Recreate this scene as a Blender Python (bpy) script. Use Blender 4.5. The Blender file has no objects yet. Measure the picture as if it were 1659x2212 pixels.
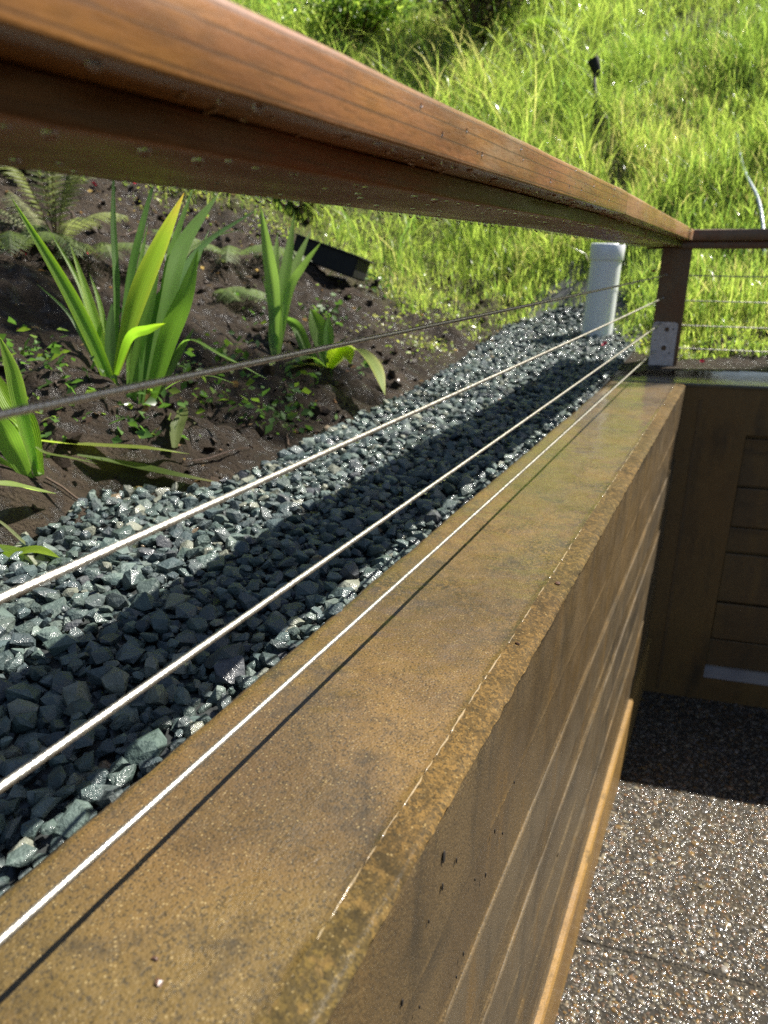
import bpy, bmesh, math, random
import numpy as np
from mathutils import Vector, Matrix

sc = bpy.context.scene
COL = sc.collection
random.seed(7)
RNG = np.random.default_rng(11)
PI = math.pi

# ------------------------------------------------------------------ camera, light, exposure
PITCH = math.radians(19.89)
AZ = math.radians(26.42)
cam_d = bpy.data.cameras.new('camera')
cam = bpy.data.objects.new('camera', cam_d)
COL.objects.link(cam)
cam.location = (0, 0, 0)
cam.rotation_euler = (PI / 2 - PITCH, 0, AZ)
cam_d.sensor_fit = 'VERTICAL'
cam_d.sensor_height = 36
cam_d.lens = 24.97
cam_d.clip_start = 0.02
cam_d.clip_end = 300
cam_d.dof.use_dof = True
cam_d.dof.focus_distance = 0.75
cam_d.dof.aperture_fstop = 7.0
sc.camera = cam

SUN_K, SUN_M = 0.46, 0.55                 # metres a shadow moves to -X / -Y per metre of drop
sun_vec = Vector((SUN_K, SUN_M, 1.0)).normalized()      # towards the sun
sun_el = math.asin(sun_vec.z)
sun_az = math.atan2(sun_vec.x, sun_vec.y)
world = bpy.data.worlds.new('World')
sc.world = world
world.use_nodes = True
wn = world.node_tree.nodes
bg = wn['Background']
sky = wn.new('ShaderNodeTexSky')
sky.sky_type = 'NISHITA'
sky.sun_disc = False
sky.sun_elevation = sun_el
sky.sun_rotation = sun_az
sky.air_density = 1.0
sky.dust_density = 1.0
world.node_tree.links.new(sky.outputs[0], bg.inputs[0])
bg.inputs[1].default_value = 0.05
sun_d = bpy.data.lights.new('sun', 'SUN')
sun_d.energy = 5.0
sun_d.angle = math.radians(0.53)
sun_d.color = (1.0, 0.95, 0.86)
sun = bpy.data.objects.new('sun', sun_d)
COL.objects.link(sun)
sun.location = (6, 6, 12)
sun.rotation_euler = sun_vec.to_track_quat('Z', 'Y').to_euler()
sc.view_settings.view_transform = 'Standard'
sc.view_settings.look = 'None'
sc.view_settings.exposure = 1.18
sc.view_settings.gamma = 1.0
sc.view_settings.use_curve_mapping = False
sc.cycles.max_bounces = 8
sc.cycles.transparent_max_bounces = 8
sc.cycles.sample_clamp_indirect = 0.8
sc.cycles.caustics_reflective = False
sc.cycles.caustics_refractive = False
sc.cycles.sample_clamp_direct = 0.0
sc.cycles.use_denoising = False

# ------------------------------------------------------------------ helpers: pixels to places (photo shown 1659 x 2212)
FPX, CX, CY = 1534.0, 829.5, 1106.0
FH = Vector((-math.sin(AZ), math.cos(AZ), 0))
RT = Vector((math.cos(AZ), math.sin(AZ), 0))
FW = FH * math.cos(PITCH) - Vector((0, 0, 1)) * math.sin(PITCH)
UPV = FH * math.sin(PITCH) + Vector((0, 0, 1)) * math.cos(PITCH)

def ray(x, y):
    return FW + RT * ((x - CX) / FPX) + UPV * ((CY - y) / FPX)

def at(x, y, d):
    return ray(x, y) * d

# ------------------------------------------------------------------ helpers: noise
def _hash(ix, iy, seed):
    n = (ix * 374761393 + iy * 668265263 + seed * 974634541) & 0xffffffff
    n = ((n ^ (n >> 13)) * 1274126177) & 0xffffffff
    return ((n ^ (n >> 16)) & 0xffff) / 65535.0

def vnoise(x, y, seed=0):
    x = np.asarray(x, float); y = np.asarray(y, float)
    ix = np.floor(x).astype(np.int64); iy = np.floor(y).astype(np.int64)
    fx = x - ix; fy = y - iy
    fx = fx * fx * (3 - 2 * fx); fy = fy * fy * (3 - 2 * fy)
    a = _hash(ix, iy, seed); b = _hash(ix + 1, iy, seed)
    c = _hash(ix, iy + 1, seed); d = _hash(ix + 1, iy + 1, seed)
    return (a * (1 - fx) + b * fx) * (1 - fy) + (c * (1 - fx) + d * fx) * fy - 0.5

def fbm(x, y, octs, seed=0, gain=0.5):
    s = 0; amp = 1.0
    for k in range(octs):
        s = s + amp * vnoise(x * 2 ** k, y * 2 ** k, seed + k * 17)
        amp *= gain
    return s

# ------------------------------------------------------------------ helpers: meshes and objects
def link(o, parent=None):
    COL.objects.link(o)
    if parent is not None:
        o.parent = parent
    return o

def mesh_obj(name, me, mat=None, parent=None, smooth=False):
    if mat is not None and not me.materials:
        me.materials.append(mat)
    if smooth:
        me.polygons.foreach_set('use_smooth', np.ones(len(me.polygons), bool))
    return link(bpy.data.objects.new(name, me), parent)

def bm_obj(name, bm, mat=None, parent=None, smooth=False):
    bmesh.ops.recalc_face_normals(bm, faces=bm.faces[:])
    me = bpy.data.meshes.new(name)
    bm.to_mesh(me); bm.free()
    return mesh_obj(name, me, mat, parent, smooth)

def empty(name, loc=(0, 0, 0), rotz=0.0):
    o = bpy.data.objects.new(name, None)
    o.location = loc
    o.rotation_euler = (0, 0, rotz)
    o.empty_display_size = 0.05
    return link(o)

def tag(o, label=None, cat=None, group=None, kind=None):
    if label: o['label'] = label
    if cat: o['category'] = cat
    if group: o['group'] = group
    if kind: o['kind'] = kind
    return o

def np_mesh(name, verts, faces_flat, counts, tint=None, smooth=False):
    """verts (n,3); faces as a flat index array with a vertex count per face; tint (n,3) colours per vertex."""
    me = bpy.data.meshes.new(name)
    nv, nl, nf = len(verts), len(faces_flat), len(counts)
    me.vertices.add(nv); me.loops.add(nl); me.polygons.add(nf)
    me.vertices.foreach_set('co', np.asarray(verts, np.float32).ravel())
    me.loops.foreach_set('vertex_index', np.asarray(faces_flat, np.int32))
    starts = np.zeros(nf, np.int32); starts[1:] = np.cumsum(counts)[:-1]
    me.polygons.foreach_set('loop_start', starts)
    me.polygons.foreach_set('use_smooth', np.full(nf, smooth, bool))
    if tint is not None:
        ca = me.color_attributes.new('tint', 'FLOAT_COLOR', 'POINT')
        rgba = np.ones((nv, 4), np.float32); rgba[:, :3] = tint
        ca.data.foreach_set('color', rgba.ravel())
    me.update(calc_edges=True)
    me.validate()
    return me

def add_box(bm, x0, x1, y0, y1, z0, z1, bevel=0.0, M=None):
    r = bmesh.ops.create_cube(bm, size=1.0)
    vs = r['verts']
    for v in vs:
        v.co = Vector(((x0 + x1) / 2 + v.co.x * (x1 - x0), (y0 + y1) / 2 + v.co.y * (y1 - y0), (z0 + z1) / 2 + v.co.z * (z1 - z0)))
    if bevel > 0:
        es = list({e for v in vs for e in v.link_edges})
        r2 = bmesh.ops.bevel(bm, geom=es, offset=bevel, segments=2, affect='EDGES', profile=0.6)
        vs = list({v for f in r2['faces'] for v in f.verts} | {v for v in vs if v.is_valid})
    if M is not None:
        for v in vs:
            if v.is_valid: v.co = M @ v.co
    return vs

def add_tube(bm, pts, radii, n=8, cap=True):
    pts = [Vector(p) for p in pts]
    rings = []
    for i, p in enumerate(pts):
        t = (pts[min(i + 1, len(pts) - 1)] - pts[max(i - 1, 0)]).normalized()
        a = t.orthogonal().normalized() if i == 0 else (rings_a - t * rings_a.dot(t)).normalized()
        rings_a = a
        b = t.cross(a)
        r = radii[i] if isinstance(radii, (list, tuple)) else radii
        rings.append([bm.verts.new(p + a * (r * math.cos(2 * PI * k / n)) + b * (r * math.sin(2 * PI * k / n))) for k in range(n)])
    for i in range(len(rings) - 1):
        for k in range(n):
            bm.faces.new((rings[i][k], rings[i][(k + 1) % n], rings[i + 1][(k + 1) % n], rings[i + 1][k]))
    if cap:
        bm.faces.new(rings[0][::-1]); bm.faces.new(rings[-1])

def extrude_profile(sections, close_ring=True, cap=True):
    """sections: list of lists of points (same length); skinned into a bmesh."""
    bm = bmesh.new()
    rings = [[bm.verts.new(p) for p in s] for s in sections]
    n = len(rings[0])
    for i in range(len(rings) - 1):
        for k in range(n if close_ring else n - 1):
            bm.faces.new((rings[i][k], rings[i][(k + 1) % n], rings[i + 1][(k + 1) % n], rings[i + 1][k]))
    if cap:
        bm.faces.new(rings[0][::-1]); bm.faces.new(rings[-1])
    return bm

# ------------------------------------------------------------------ helpers: materials
class NB:
    def __init__(self, name):
        self.m = bpy.data.materials.new(name)
        self.m.use_nodes = True
        self.nt = self.m.node_tree
        self.nt.nodes.clear()
        self.out = self.nt.nodes.new('ShaderNodeOutputMaterial')
    def n(self, t, ins=None, **kw):
        nd = self.nt.nodes.new(t)
        for k, v in kw.items(): setattr(nd, k, v)
        for k, v in (ins or {}).items(): self.set(nd, k, v)
        return nd
    def set(self, nd, k, v):
        s = nd.inputs[k]
        if isinstance(v, bpy.types.NodeSocket): self.nt.links.new(v, s)
        else:
            if isinstance(v, (tuple, list)) and len(v) == 3 and s.type == 'RGBA': v = (*v, 1)
            s.default_value = v
    def coord(self, which='Object', scale=(1, 1, 1), rot=(0, 0, 0)):
        tc = self.n('ShaderNodeTexCoord')
        mp = self.n('ShaderNodeMapping', {'Vector': tc.outputs[which], 'Scale': scale, 'Rotation': rot})
        return mp.outputs[0]
    def noise(self, vec, scale, detail=3, rough=0.55, dist=0.0):
        return self.n('ShaderNodeTexNoise', {'Vector': vec, 'Scale': scale, 'Detail': detail, 'Roughness': rough, 'Distortion': dist}).outputs['Fac']
    def voro(self, vec, scale, feature='F1', out='Distance', rnd=1.0):
        nd = self.n('ShaderNodeTexVoronoi', {'Vector': vec, 'Scale': scale, 'Randomness': rnd}, feature=feature)
        return nd.outputs[out]
    def ramp(self, fac, a, b, ca=0.0, cb=1.0):
        return self.n('ShaderNodeMapRange', {'Value': fac, 'From Min': a, 'From Max': b, 'To Min': ca, 'To Max': cb}, interpolation_type='SMOOTHSTEP').outputs[0]
    def mix(self, fac, a, b, blend='MIX'):
        nd = self.n('ShaderNodeMix', data_type='RGBA', blend_type=blend)
        self.set(nd, 0, fac); self.set(nd, 6, a); self.set(nd, 7, b)
        return nd.outputs[2]
    def math(self, op, a, b=0.0, c=0.0):
        nd = self.n('ShaderNodeMath', operation=op)
        self.set(nd, 0, a); self.set(nd, 1, b); self.set(nd, 2, c)
        return nd.outputs[0]
    def attr(self, name='tint'):
        return self.n('ShaderNodeAttribute', attribute_name=name).outputs['Color']
    def bump(self, h, strength=0.5, dist=0.002, normal=None):
        d = {'Height': h, 'Strength': strength, 'Distance': dist}
        if normal is not None: d['Normal'] = normal
        return self.n('ShaderNodeBump', d).outputs[0]
    def bsdf(self, **k):
        nd = self.n('ShaderNodeBsdfPrincipled')
        names = dict(color='Base Color', rough='Roughness', metal='Metallic', spec='Specular IOR Level', normal='Normal',
                     coat='Coat Weight', coat_rough='Coat Roughness', coat_normal='Coat Normal', trans='Transmission Weight', ior='IOR', sss='Subsurface Weight')
        for a, v in k.items(): self.set(nd, names[a], v)
        return nd.outputs[0]
    def done(self, sh):
        self.nt.links.new(sh, self.out.inputs[0])
        return self.m

def mat_concrete(name, base1, base2, dark, algae, stain=0.5, wet=0.6, grain=1.0, streak=None, lump=2.0, cr=0.16, r0=0.45, r1=0.7, mottle=0.0, spec=0.35, amix=0.55, cbump=0.22):
    b = NB(name)
    v = b.coord()
    n1 = b.noise(v, 5, 4)
    n2 = b.noise(v, 22, 5, 0.65)
    n3 = b.noise(v, 2.2, 3)
    g = b.voro(v, 430, out='Color')
    gd = b.voro(v, 430)
    c = b.mix(b.ramp(n1, 0.35, 0.65), base1, base2)
    c = b.mix(b.math('MULTIPLY', b.ramp(n3, 0.44, 0.62), amix), c, algae)
    vs = b.coord(scale=streak) if streak else v
    n4 = b.noise(vs, 9, 4, 0.6) if streak else n2
    if streak:
        vert = b.noise(b.coord(scale=(5, 5, 0.8)), 3.2, 5, 0.65)
        c = b.mix(b.math('MULTIPLY', b.ramp(vert, 0.52, 0.70), 0.75), c, (0.150, 0.088, 0.026))
        c = b.mix(b.math('MULTIPLY', b.ramp(vert, 0.46, 0.30), 0.6), c, dark)
    c = b.mix(b.math('MULTIPLY', b.ramp(n4, 0.60 - 0.14 * stain, 0.74), 0.85), c, dark)
    sand = b.noise(v, 420, 2, 0.6)
    c = b.mix(b.math('MULTIPLY', b.ramp(sand, 0.35, 0.7), 0.45), c, b.mix(0.45, c, (1.0, 0.85, 0.55), 'MULTIPLY'))
    c = b.mix(b.math('MULTIPLY', b.ramp(sand, 0.50, 0.34), 0.75), c, dark)
    sep = b.n('ShaderNodeSeparateColor', {0: g}).outputs[0]
    fl = b.math('MULTIPLY', b.ramp(sep, 0.72, 1.0), b.ramp(gd, 0.50, 0.20))
    c = b.mix(b.math('MULTIPLY', fl, 0.55 * grain), c, (0.36, 0.27, 0.12))
    if mottle > 0:
        mt = b.noise(v, 190, 5, 0.75)
        msk = b.ramp(b.noise(v, 9, 5, 0.7), 0.56 - 0.5 * mottle, 0.86 - 0.5 * mottle)
        c = b.mix(b.math('MULTIPLY', b.math('MULTIPLY', b.ramp(mt, 0.43, 0.53), msk), 0.62 if mottle > 0.6 else 0.85), c, dark)
        warm = b.noise(v, 70, 4, 0.65)
        c = b.mix(b.math('MULTIPLY', b.math('MULTIPLY', b.ramp(warm, 0.54, 0.66), msk), 0.35), c, tuple(min(1, q * 1.35) for q in base1))
    h = b.math('ADD', b.math('MULTIPLY', sand, 0.7), b.math('MULTIPLY', gd, -0.5))
    h2 = b.math('ADD', h, b.math('MULTIPLY', b.noise(v, 60, 4), lump))
    nm = b.bump(h2, 0.75 * grain, 0.0011)
    nmc = b.bump(h2, cbump * grain, 0.0011)
    r = b.ramp(n2, 0.3, 0.7, r0, r1)
    return b.done(b.bsdf(color=c, rough=r, normal=nm, coat=b.ramp(n1, 0.3, 0.6, wet * 0.35, wet), coat_rough=cr, coat_normal=nmc, spec=spec))

CAP = mat_concrete('wet_ochre_concrete', (0.150, 0.090, 0.028), (0.086, 0.052, 0.018), (0.026, 0.020, 0.010), (0.118, 0.082, 0.021), 0.6, 0.7, 0.9, mottle=0.30, cr=0.07, amix=0.6, cbump=0.10)
CAPWET = mat_concrete('soaked_concrete', (0.115, 0.080, 0.042), (0.075, 0.052, 0.028), (0.020, 0.017, 0.012), (0.060, 0.070, 0.016), 0.8, 0.9, 1.2, mottle=0.4, cr=0.18)
RIDGE = mat_concrete('wet_mortar_ridge', (0.26, 0.19, 0.10), (0.20, 0.14, 0.07), (0.08, 0.06, 0.03), (0.20, 0.15, 0.06), 0.2, 1.0, 0.6, cr=0.16)
WORN = mat_concrete('worn_edge_concrete', (0.160, 0.096, 0.029), (0.105, 0.063, 0.021), (0.026, 0.020, 0.010), (0.075, 0.062, 0.016), 0.6, 0.03, 1.0, lump=0.3, cr=0.25, r0=0.65, r1=0.85, mottle=0.85, spec=0.12)
FACE = mat_concrete('board_marked_concrete', (0.115, 0.078, 0.036), (0.078, 0.051, 0.023), (0.030, 0.024, 0.015), (0.120, 0.074, 0.024), 0.9, 0.20, 0.7, streak=(0.35, 0.35, 0.9))
FACE2 = mat_concrete('pale_board_marked_concrete', (0.118, 0.088, 0.050), (0.088, 0.063, 0.034), (0.036, 0.029, 0.019), (0.090, 0.060, 0.026), 0.8, 0.20, 0.6, streak=(0.35, 0.35, 0.9))
FARC = mat_concrete('brown_stained_concrete', (0.150, 0.085, 0.026), (0.110, 0.062, 0.020), (0.036, 0.024, 0.012), (0.145, 0.088, 0.024), 0.6, 0.25, 0.6, streak=(1, 1, 0.3))
PANELC = mat_concrete('dark_board_panel', (0.105, 0.062, 0.025), (0.080, 0.048, 0.020), (0.034, 0.024, 0.013), (0.110, 0.068, 0.024), 0.5, 0.35, 0.5, streak=(0.3, 0.3, 3.0))
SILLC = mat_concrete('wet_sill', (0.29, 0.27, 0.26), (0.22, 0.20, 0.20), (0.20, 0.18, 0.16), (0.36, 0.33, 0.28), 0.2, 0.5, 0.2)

def mat_wood(name, light, dark, red, algae_amt=0.0, gray=0.3, coat=0.35, ring=1.0, spec=0.5, under=None):
    b = NB(name)
    v = b.coord(scale=(1, 0.12, 1))
    vl = b.coord(scale=(1, 0.25, 1))
    raw = b.coord()
    n = b.noise(v, 75, 4, 0.6, 0.4)
    nf = b.noise(v, 420, 3, 0.65)
    patch = b.noise(vl, 14, 4, 0.6)
    # growth rings as near-parallel lines drifting along the board
    w = b.n('ShaderNodeTexWave', {'Vector': b.coord(scale=(1, 0.06, 1), rot=(0.05, 0.0, 0.0)), 'Scale': 38, 'Distortion': 4.0, 'Detail': 2, 'Detail Scale': 0.5},
            wave_type='BANDS', bands_direction='Z', wave_profile='SAW').outputs['Fac']
    line = b.ramp(w, 0.80, 0.98)
    c = b.mix(b.ramp(n, 0.3, 0.7), light, dark)
    c = b.mix(b.math('MULTIPLY', b.ramp(patch, 0.45, 0.62), 0.75), c, red)
    c = b.mix(b.math('MULTIPLY', b.ramp(b.noise(vl, 22, 4, 0.6), 0.5, 0.72), gray), c, (0.30, 0.22, 0.15))
    c = b.mix(b.math('MULTIPLY', line, 0.80 * ring), c, (0.050, 0.024, 0.010))
    c = b.mix(b.math('MULTIPLY', b.ramp(nf, 0.55, 0.35), 0.35), c, (0.08, 0.04, 0.015))
    if algae_amt > 0:
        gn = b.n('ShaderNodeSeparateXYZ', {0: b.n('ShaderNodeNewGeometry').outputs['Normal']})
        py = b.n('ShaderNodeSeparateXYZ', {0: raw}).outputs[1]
        if under: c = b.mix(b.ramp(gn.outputs[2], -0.4, -0.8), c, b.mix(b.ramp(patch, 0.35, 0.65), under, tuple(u * 0.6 for u in under)))  # downward faces painted lighter: bounce light from the floor put into the colour
        side = b.math('MULTIPLY', b.ramp(gn.outputs[0], 0.5, 0.8), b.ramp(py, 0.30, 0.95))
        al = b.math('MULTIPLY', b.math('MULTIPLY', b.ramp(b.noise(vl, 11, 5, 0.65), 0.36, 0.56), algae_amt), side)
        c = b.mix(al, c, (0.125, 0.150, 0.030))
    h = b.math('ADD', b.math('MULTIPLY', nf, 0.6), b.math('MULTIPLY', line, -0.12))
    drops = b.ramp(b.voro(raw, 190), 0.28, 0.05)
    h = b.math('ADD', h, b.math('MULTIPLY', b.noise(raw, 140, 3), 0.8))
    nm = b.bump(h, 0.5, 0.0007)
    return b.done(b.bsdf(color=c, rough=b.ramp(patch, 0.3, 0.7, 0.30, 0.55), normal=nm, coat=coat, coat_rough=0.14, coat_normal=nm, spec=spec))

WOOD = mat_wood('oiled_redwood', (0.300, 0.128, 0.028), (0.160, 0.060, 0.014), (0.290, 0.112, 0.036), 0.0, 0.6, 0.6)
WOOD_END = mat_wood('pale_redwood', (0.360, 0.185, 0.062), (0.240, 0.112, 0.036), (0.330, 0.160, 0.075), 0.0, 0.7, 0.3, 0.4)
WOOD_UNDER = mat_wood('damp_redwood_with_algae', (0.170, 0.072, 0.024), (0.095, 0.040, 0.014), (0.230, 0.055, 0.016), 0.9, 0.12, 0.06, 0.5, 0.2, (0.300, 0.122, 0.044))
WOOD_DARK = mat_wood('dark_wet_redwood', (0.150, 0.066, 0.018), (0.085, 0.036, 0.011), (0.150, 0.050, 0.012), 0.0, 0.15, 0.4, 0.6)

def mat_simple(name, col, rough=0.5, metal=0.0, coat=0.0, var=0.15, scale=40, bump=0.2):
    b = NB(name)
    v = b.coord()
    n = b.noise(v, scale, 4)
    c = b.mix(b.ramp(n, 0.3, 0.7), tuple(x * (1 - var) for x in col), tuple(min(1, x * (1 + var)) for x in col))
    return b.done(b.bsdf(color=c, rough=b.ramp(n, 0.3, 0.7, max(0.03, rough - 0.08), rough + 0.08), metal=metal, coat=coat, coat_rough=0.1, normal=b.bump(n, bump, 0.0008)))

STEEL = mat_simple('braided_steel', (0.52, 0.49, 0.43), 0.38, 0.85, 0.0, 0.12, 300)
GALV = mat_simple('galvanised_plate', (0.62, 0.55, 0.54), 0.55, 0.1, 0.15, 0.18, 60)
HOLE_SHADE = mat_simple('hole_shade', (0.015, 0.012, 0.010), 0.6)  # near-black colour standing in for the shade inside the air holes
BLACK = mat_simple('black_plastic', (0.008, 0.008, 0.008), 0.78, 0.0, 0.0, 0.3, 30)
HOSEM = mat_simple('pale_blue_hose', (0.42, 0.47, 0.55), 0.35, 0.0, 0.3)
PETAL = mat_simple('pink_petal', (0.62, 0.055, 0.105), 0.5)
BARK = mat_simple('brown_bark', (0.085, 0.055, 0.035), 0.8, 0, 0, 0.4, 30, 1.0)

def mat_pvc():
    b = NB('white_pvc')
    v = b.coord()
    n = b.noise(v, 9, 4, 0.6)
    fine = b.noise(b.coord(scale=(1, 1, 0.15)), 60, 3)
    c = b.mix(b.ramp(n, 0.45, 0.75), (0.88, 0.90, 0.93), (0.76, 0.78, 0.80))
    c = b.mix(b.math('MULTIPLY', b.ramp(fine, 0.62, 0.75), 0.35), c, (0.35, 0.32, 0.26))
    return b.done(b.bsdf(color=c, rough=0.3, coat=0.25, coat_rough=0.12))
PVC = mat_pvc()

def mat_water():
    b = NB('water')
    return b.done(b.bsdf(color=(0.95, 0.97, 1.0), rough=0.02, trans=1.0, ior=1.33))
WATER = mat_water()

def mat_stone(name, rough0, rough1, coat, scale, bump, cr=0.12, spec=0.5):
    b = NB(name)
    t = b.attr()
    info = b.n('ShaderNodeObjectInfo').outputs['Random']
    v = b.coord()
    n = b.noise(v, scale, 5, 0.65)
    n2 = b.noise(v, scale * 4, 3, 0.6)
    c = b.mix(b.ramp(n, 0.3, 0.72), b.mix(0.55, t, (0.4, 0.4, 0.4), 'MULTIPLY'), t)
    c = b.mix(b.math('MULTIPLY', b.ramp(n2, 0.58, 0.74), 0.45), c, b.mix(1.0, t, (1.9, 1.9, 1.8), 'MULTIPLY'))
    h = b.math('ADD', n, b.math('MULTIPLY', n2, 0.5))
    nm = b.bump(h, bump, 0.0025)
    return b.done(b.bsdf(color=c, rough=b.ramp(n, 0.3, 0.7, rough0, rough1), normal=nm, spec=spec, coat=coat, coat_rough=cr, coat_normal=b.bump(h, bump * 0.6, 0.0025)))
GRAVELM = mat_stone('wet_blue_gravel', 0.45, 0.7, 0.34, 70, 1.0)
PEBBLEM = mat_stone('wet_pebble', 0.5, 0.7, 0.75, 120, 0.012, 0.13, 0.12)

def mat_soil():
    b = NB('wet_soil')
    v = b.coord()
    n1 = b.noise(v, 4, 5, 0.6)
    n2 = b.noise(v, 34, 6, 0.7)
    n3 = b.noise(v, 160, 4, 0.65)
    c = b.mix(b.ramp(n1, 0.35, 0.65), (0.034, 0.0245, 0.0165), (0.066, 0.049, 0.034))
    c = b.mix(b.math('MULTIPLY', b.ramp(n2, 0.55, 0.4), 0.7), c, (0.018, 0.013, 0.010))
    green = b.n('ShaderNodeAttribute', attribute_name='moss').outputs['Fac']
    mg = b.math('MULTIPLY', green, b.ramp(n2, 0.36, 0.56))
    c = b.mix(b.math('MULTIPLY', mg, 0.9), c, b.mix(b.ramp(n3, 0.35, 0.65), (0.085, 0.120, 0.020), (0.180, 0.175, 0.055)))
    h = b.math('ADD', b.math('MULTIPLY', n2, 3.0), n3)
    nm = b.bump(h, 1.0, 0.011)
    return b.done(b.bsdf(color=c, rough=b.ramp(n3, 0.35, 0.65, 0.55, 0.8), normal=nm, spec=0.12, coat=b.math('MULTIPLY', b.ramp(n2, 0.38, 0.50, 0.60, 0.03), b.ramp(green, 0.0, 0.6, 1.0, 0.0)), coat_rough=0.24, coat_normal=b.bump(h, 0.6, 0.006)))
SOIL = mat_soil()

def mat_leaf(name, trans=0.45, rough=0.35, coat=0.25, vein=None, gain=1.0, spec=0.5, tgain=1.0):
    b = NB(name)
    t = b.attr()
    c = b.mix(1.0, t, (gain, gain, gain), 'MULTIPLY')
    nrm = None
    k = dict(color=c, rough=rough, coat=coat, coat_rough=0.15, spec=spec)
    if vein:
        uv = b.n('ShaderNodeTexCoord').outputs['UV']
        sx = b.n('ShaderNodeSeparateXYZ', {0: uv}).outputs[0]
        w = b.math('SINE', b.math('MULTIPLY', sx, vein))
        mp = b.n('ShaderNodeMapping', {'Vector': uv, 'Scale': (26, 2.2, 1)}).outputs[0]
        nz = b.noise(mp, 1.0, 4, 0.6)
        st = b.math('ADD', b.math('MULTIPLY', w, 0.35), nz)
        c2 = b.mix(b.ramp(st, 0.2, 0.9), b.mix(0.42, c, (0.6, 0.68, 0.6), 'MULTIPLY'), b.mix(0.35, c, (1.35, 1.25, 1.0), 'MULTIPLY'))
        k['color'] = c2
        spot = b.ramp(b.noise(b.n('ShaderNodeMapping', {'Vector': uv, 'Scale': (5, 26, 1)}).outputs[0], 1.0, 4, 0.7), 0.66, 0.74)
        c2 = b.mix(b.math('MULTIPLY', spot, 0.7), c2, (0.10, 0.065, 0.022))
        k['color'] = c2
        c = c2
        k['normal'] = b.bump(w, 0.35, 0.0006)
    p = b.bsdf(**k)
    tc = b.mix(1.0, c, (1.18, 1.25, 0.80), 'MULTIPLY')
    tr = b.n('ShaderNodeBsdfTranslucent', {'Color': b.mix(1.0, tc, (tgain, tgain, tgain), 'MULTIPLY')}).outputs[0]
    ms = b.n('ShaderNodeMixShader', {0: trans})
    b.nt.links.new(p, ms.inputs[1]); b.nt.links.new(tr, ms.inputs[2])
    return b.done(ms.outputs[0])
GRASSM = mat_leaf('grass_blade', 0.62, 0.36, 0.35, tgain=1.35)
LEAFM = mat_leaf('small_leaf', 0.5, 0.42, 0.2, gain=1.5, tgain=1.2)
BLADEM = mat_leaf('sword_leaf', 0.62, 0.42, 0.12, vein=60.0, gain=2.05, tgain=1.6)
FERNM = mat_leaf('fern_frond', 0.45, 0.5, 0.1, gain=1.8)
SHRUBM = mat_leaf('dark_shrub_leaf', 0.35, 0.3, 0.6, gain=1.5)

# ------------------------------------------------------------------ the ground's height
TH = math.radians(11.0)                       # the far wall runs 11 degrees off square
C0 = Vector((-0.152, 2.46, 0.0))              # inner corner of the two walls
FD = Vector((math.cos(TH), math.sin(TH), 0))
FN = Vector((-math.sin(TH), math.cos(TH), 0))
FLOOR = -1.53
CAPZ = -0.385
FAR_T = 0.30                                  # thickness of the far wall
_ey = np.array([-3, 0.0, 0.58, 0.71, 0.84, 0.96, 1.16, 1.40, 2.0, 2.9, 3.4, 4.2])
_ex = np.array([-1.0, -0.94, -0.90, -0.90, -0.97, -0.82, -0.82, -0.855, -0.885, -0.95, -1.00, -0.93])

def edge_x(y):
    return np.interp(y, _ey, _ex)

def far_y(x):
    back = C0.y + FAR_T / math.cos(TH) + (x - C0.x) * math.tan(TH) - 0.01
    g = np.interp(x, [-3, -0.95, -0.80, -0.58, -0.44, -0.36, -0.30], [3.20, 3.20, 3.42, 3.36, 3.02, 2.86, 2.80])
    return np.where(x > -0.30, back, g)

def hill_parts(x, y):
    x = np.asarray(x, float); y = np.asarray(y, float)
    a = np.maximum(edge_x(y) - x, 0)
    bl = np.maximum(y - far_y(x), 0)
    yr = np.interp(x, [-3, -1.0, -0.5, 0.0, 1.0, 5.0], [3.40, 3.40, 3.32, 3.15, 3.25, 4.0])
    b = y - yr
    b = 0.5 * (b + np.sqrt(b * b + 0.04))
    base = -0.412 + np.interp(y, [2.0, 3.4], [0.0, 0.075])
    s = np.sqrt((0.36 * a + 0.05 * a * a / (1 + 0.25 * a)) ** 2 + (0.68 * b) ** 2)
    d = np.sqrt(a * a + bl * bl)
    return base, s, d

def ground(x, y, rough=True):
    base, s, d = hill_parts(x, y)
    z = base + s
    if rough:
        k = np.clip(d / 0.10, 0, 1)
        x = np.asarray(x, float); y = np.asarray(y, float)
        z = z + k * (0.050 * fbm(x * 2.2, y * 2.2, 2, 3) + 0.055 * fbm(x * 9, y * 9, 4, 9, 0.6) + 0.020 * np.abs(fbm(x * 17, y * 17, 2, 19)))
        # soil mound at the left, clods above the gravel
        for mx, my, mr, mh in ((-1.02, 0.70, 0.13, 0.075), (-1.35, 2.05, 0.12, 0.06), (-1.20, 2.35, 0.10, 0.05), (-1.55, 2.0, 0.10, 0.05), (-1.03, 2.75, 0.10, 0.04), (-1.22, 3.0, 0.09, 0.05)):
            z = z + mh * np.exp(-((x - mx) ** 2 + (y - my) ** 2) / (mr * mr * 0.5))
    return z

def gz(x, y):
    return float(ground(np.array([x]), np.array([y]))[0])

def on_ground(px, py, tmax=20.0):
    r = ray(px, py)
    ts = np.linspace(0.5, tmax, 4000)
    z = ground(r.x * ts, r.y * ts)
    i = int(np.argmax(z > r.z * ts))
    t = ts[i]
    return Vector((r.x * t, r.y * t, float(z[i])))

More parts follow.
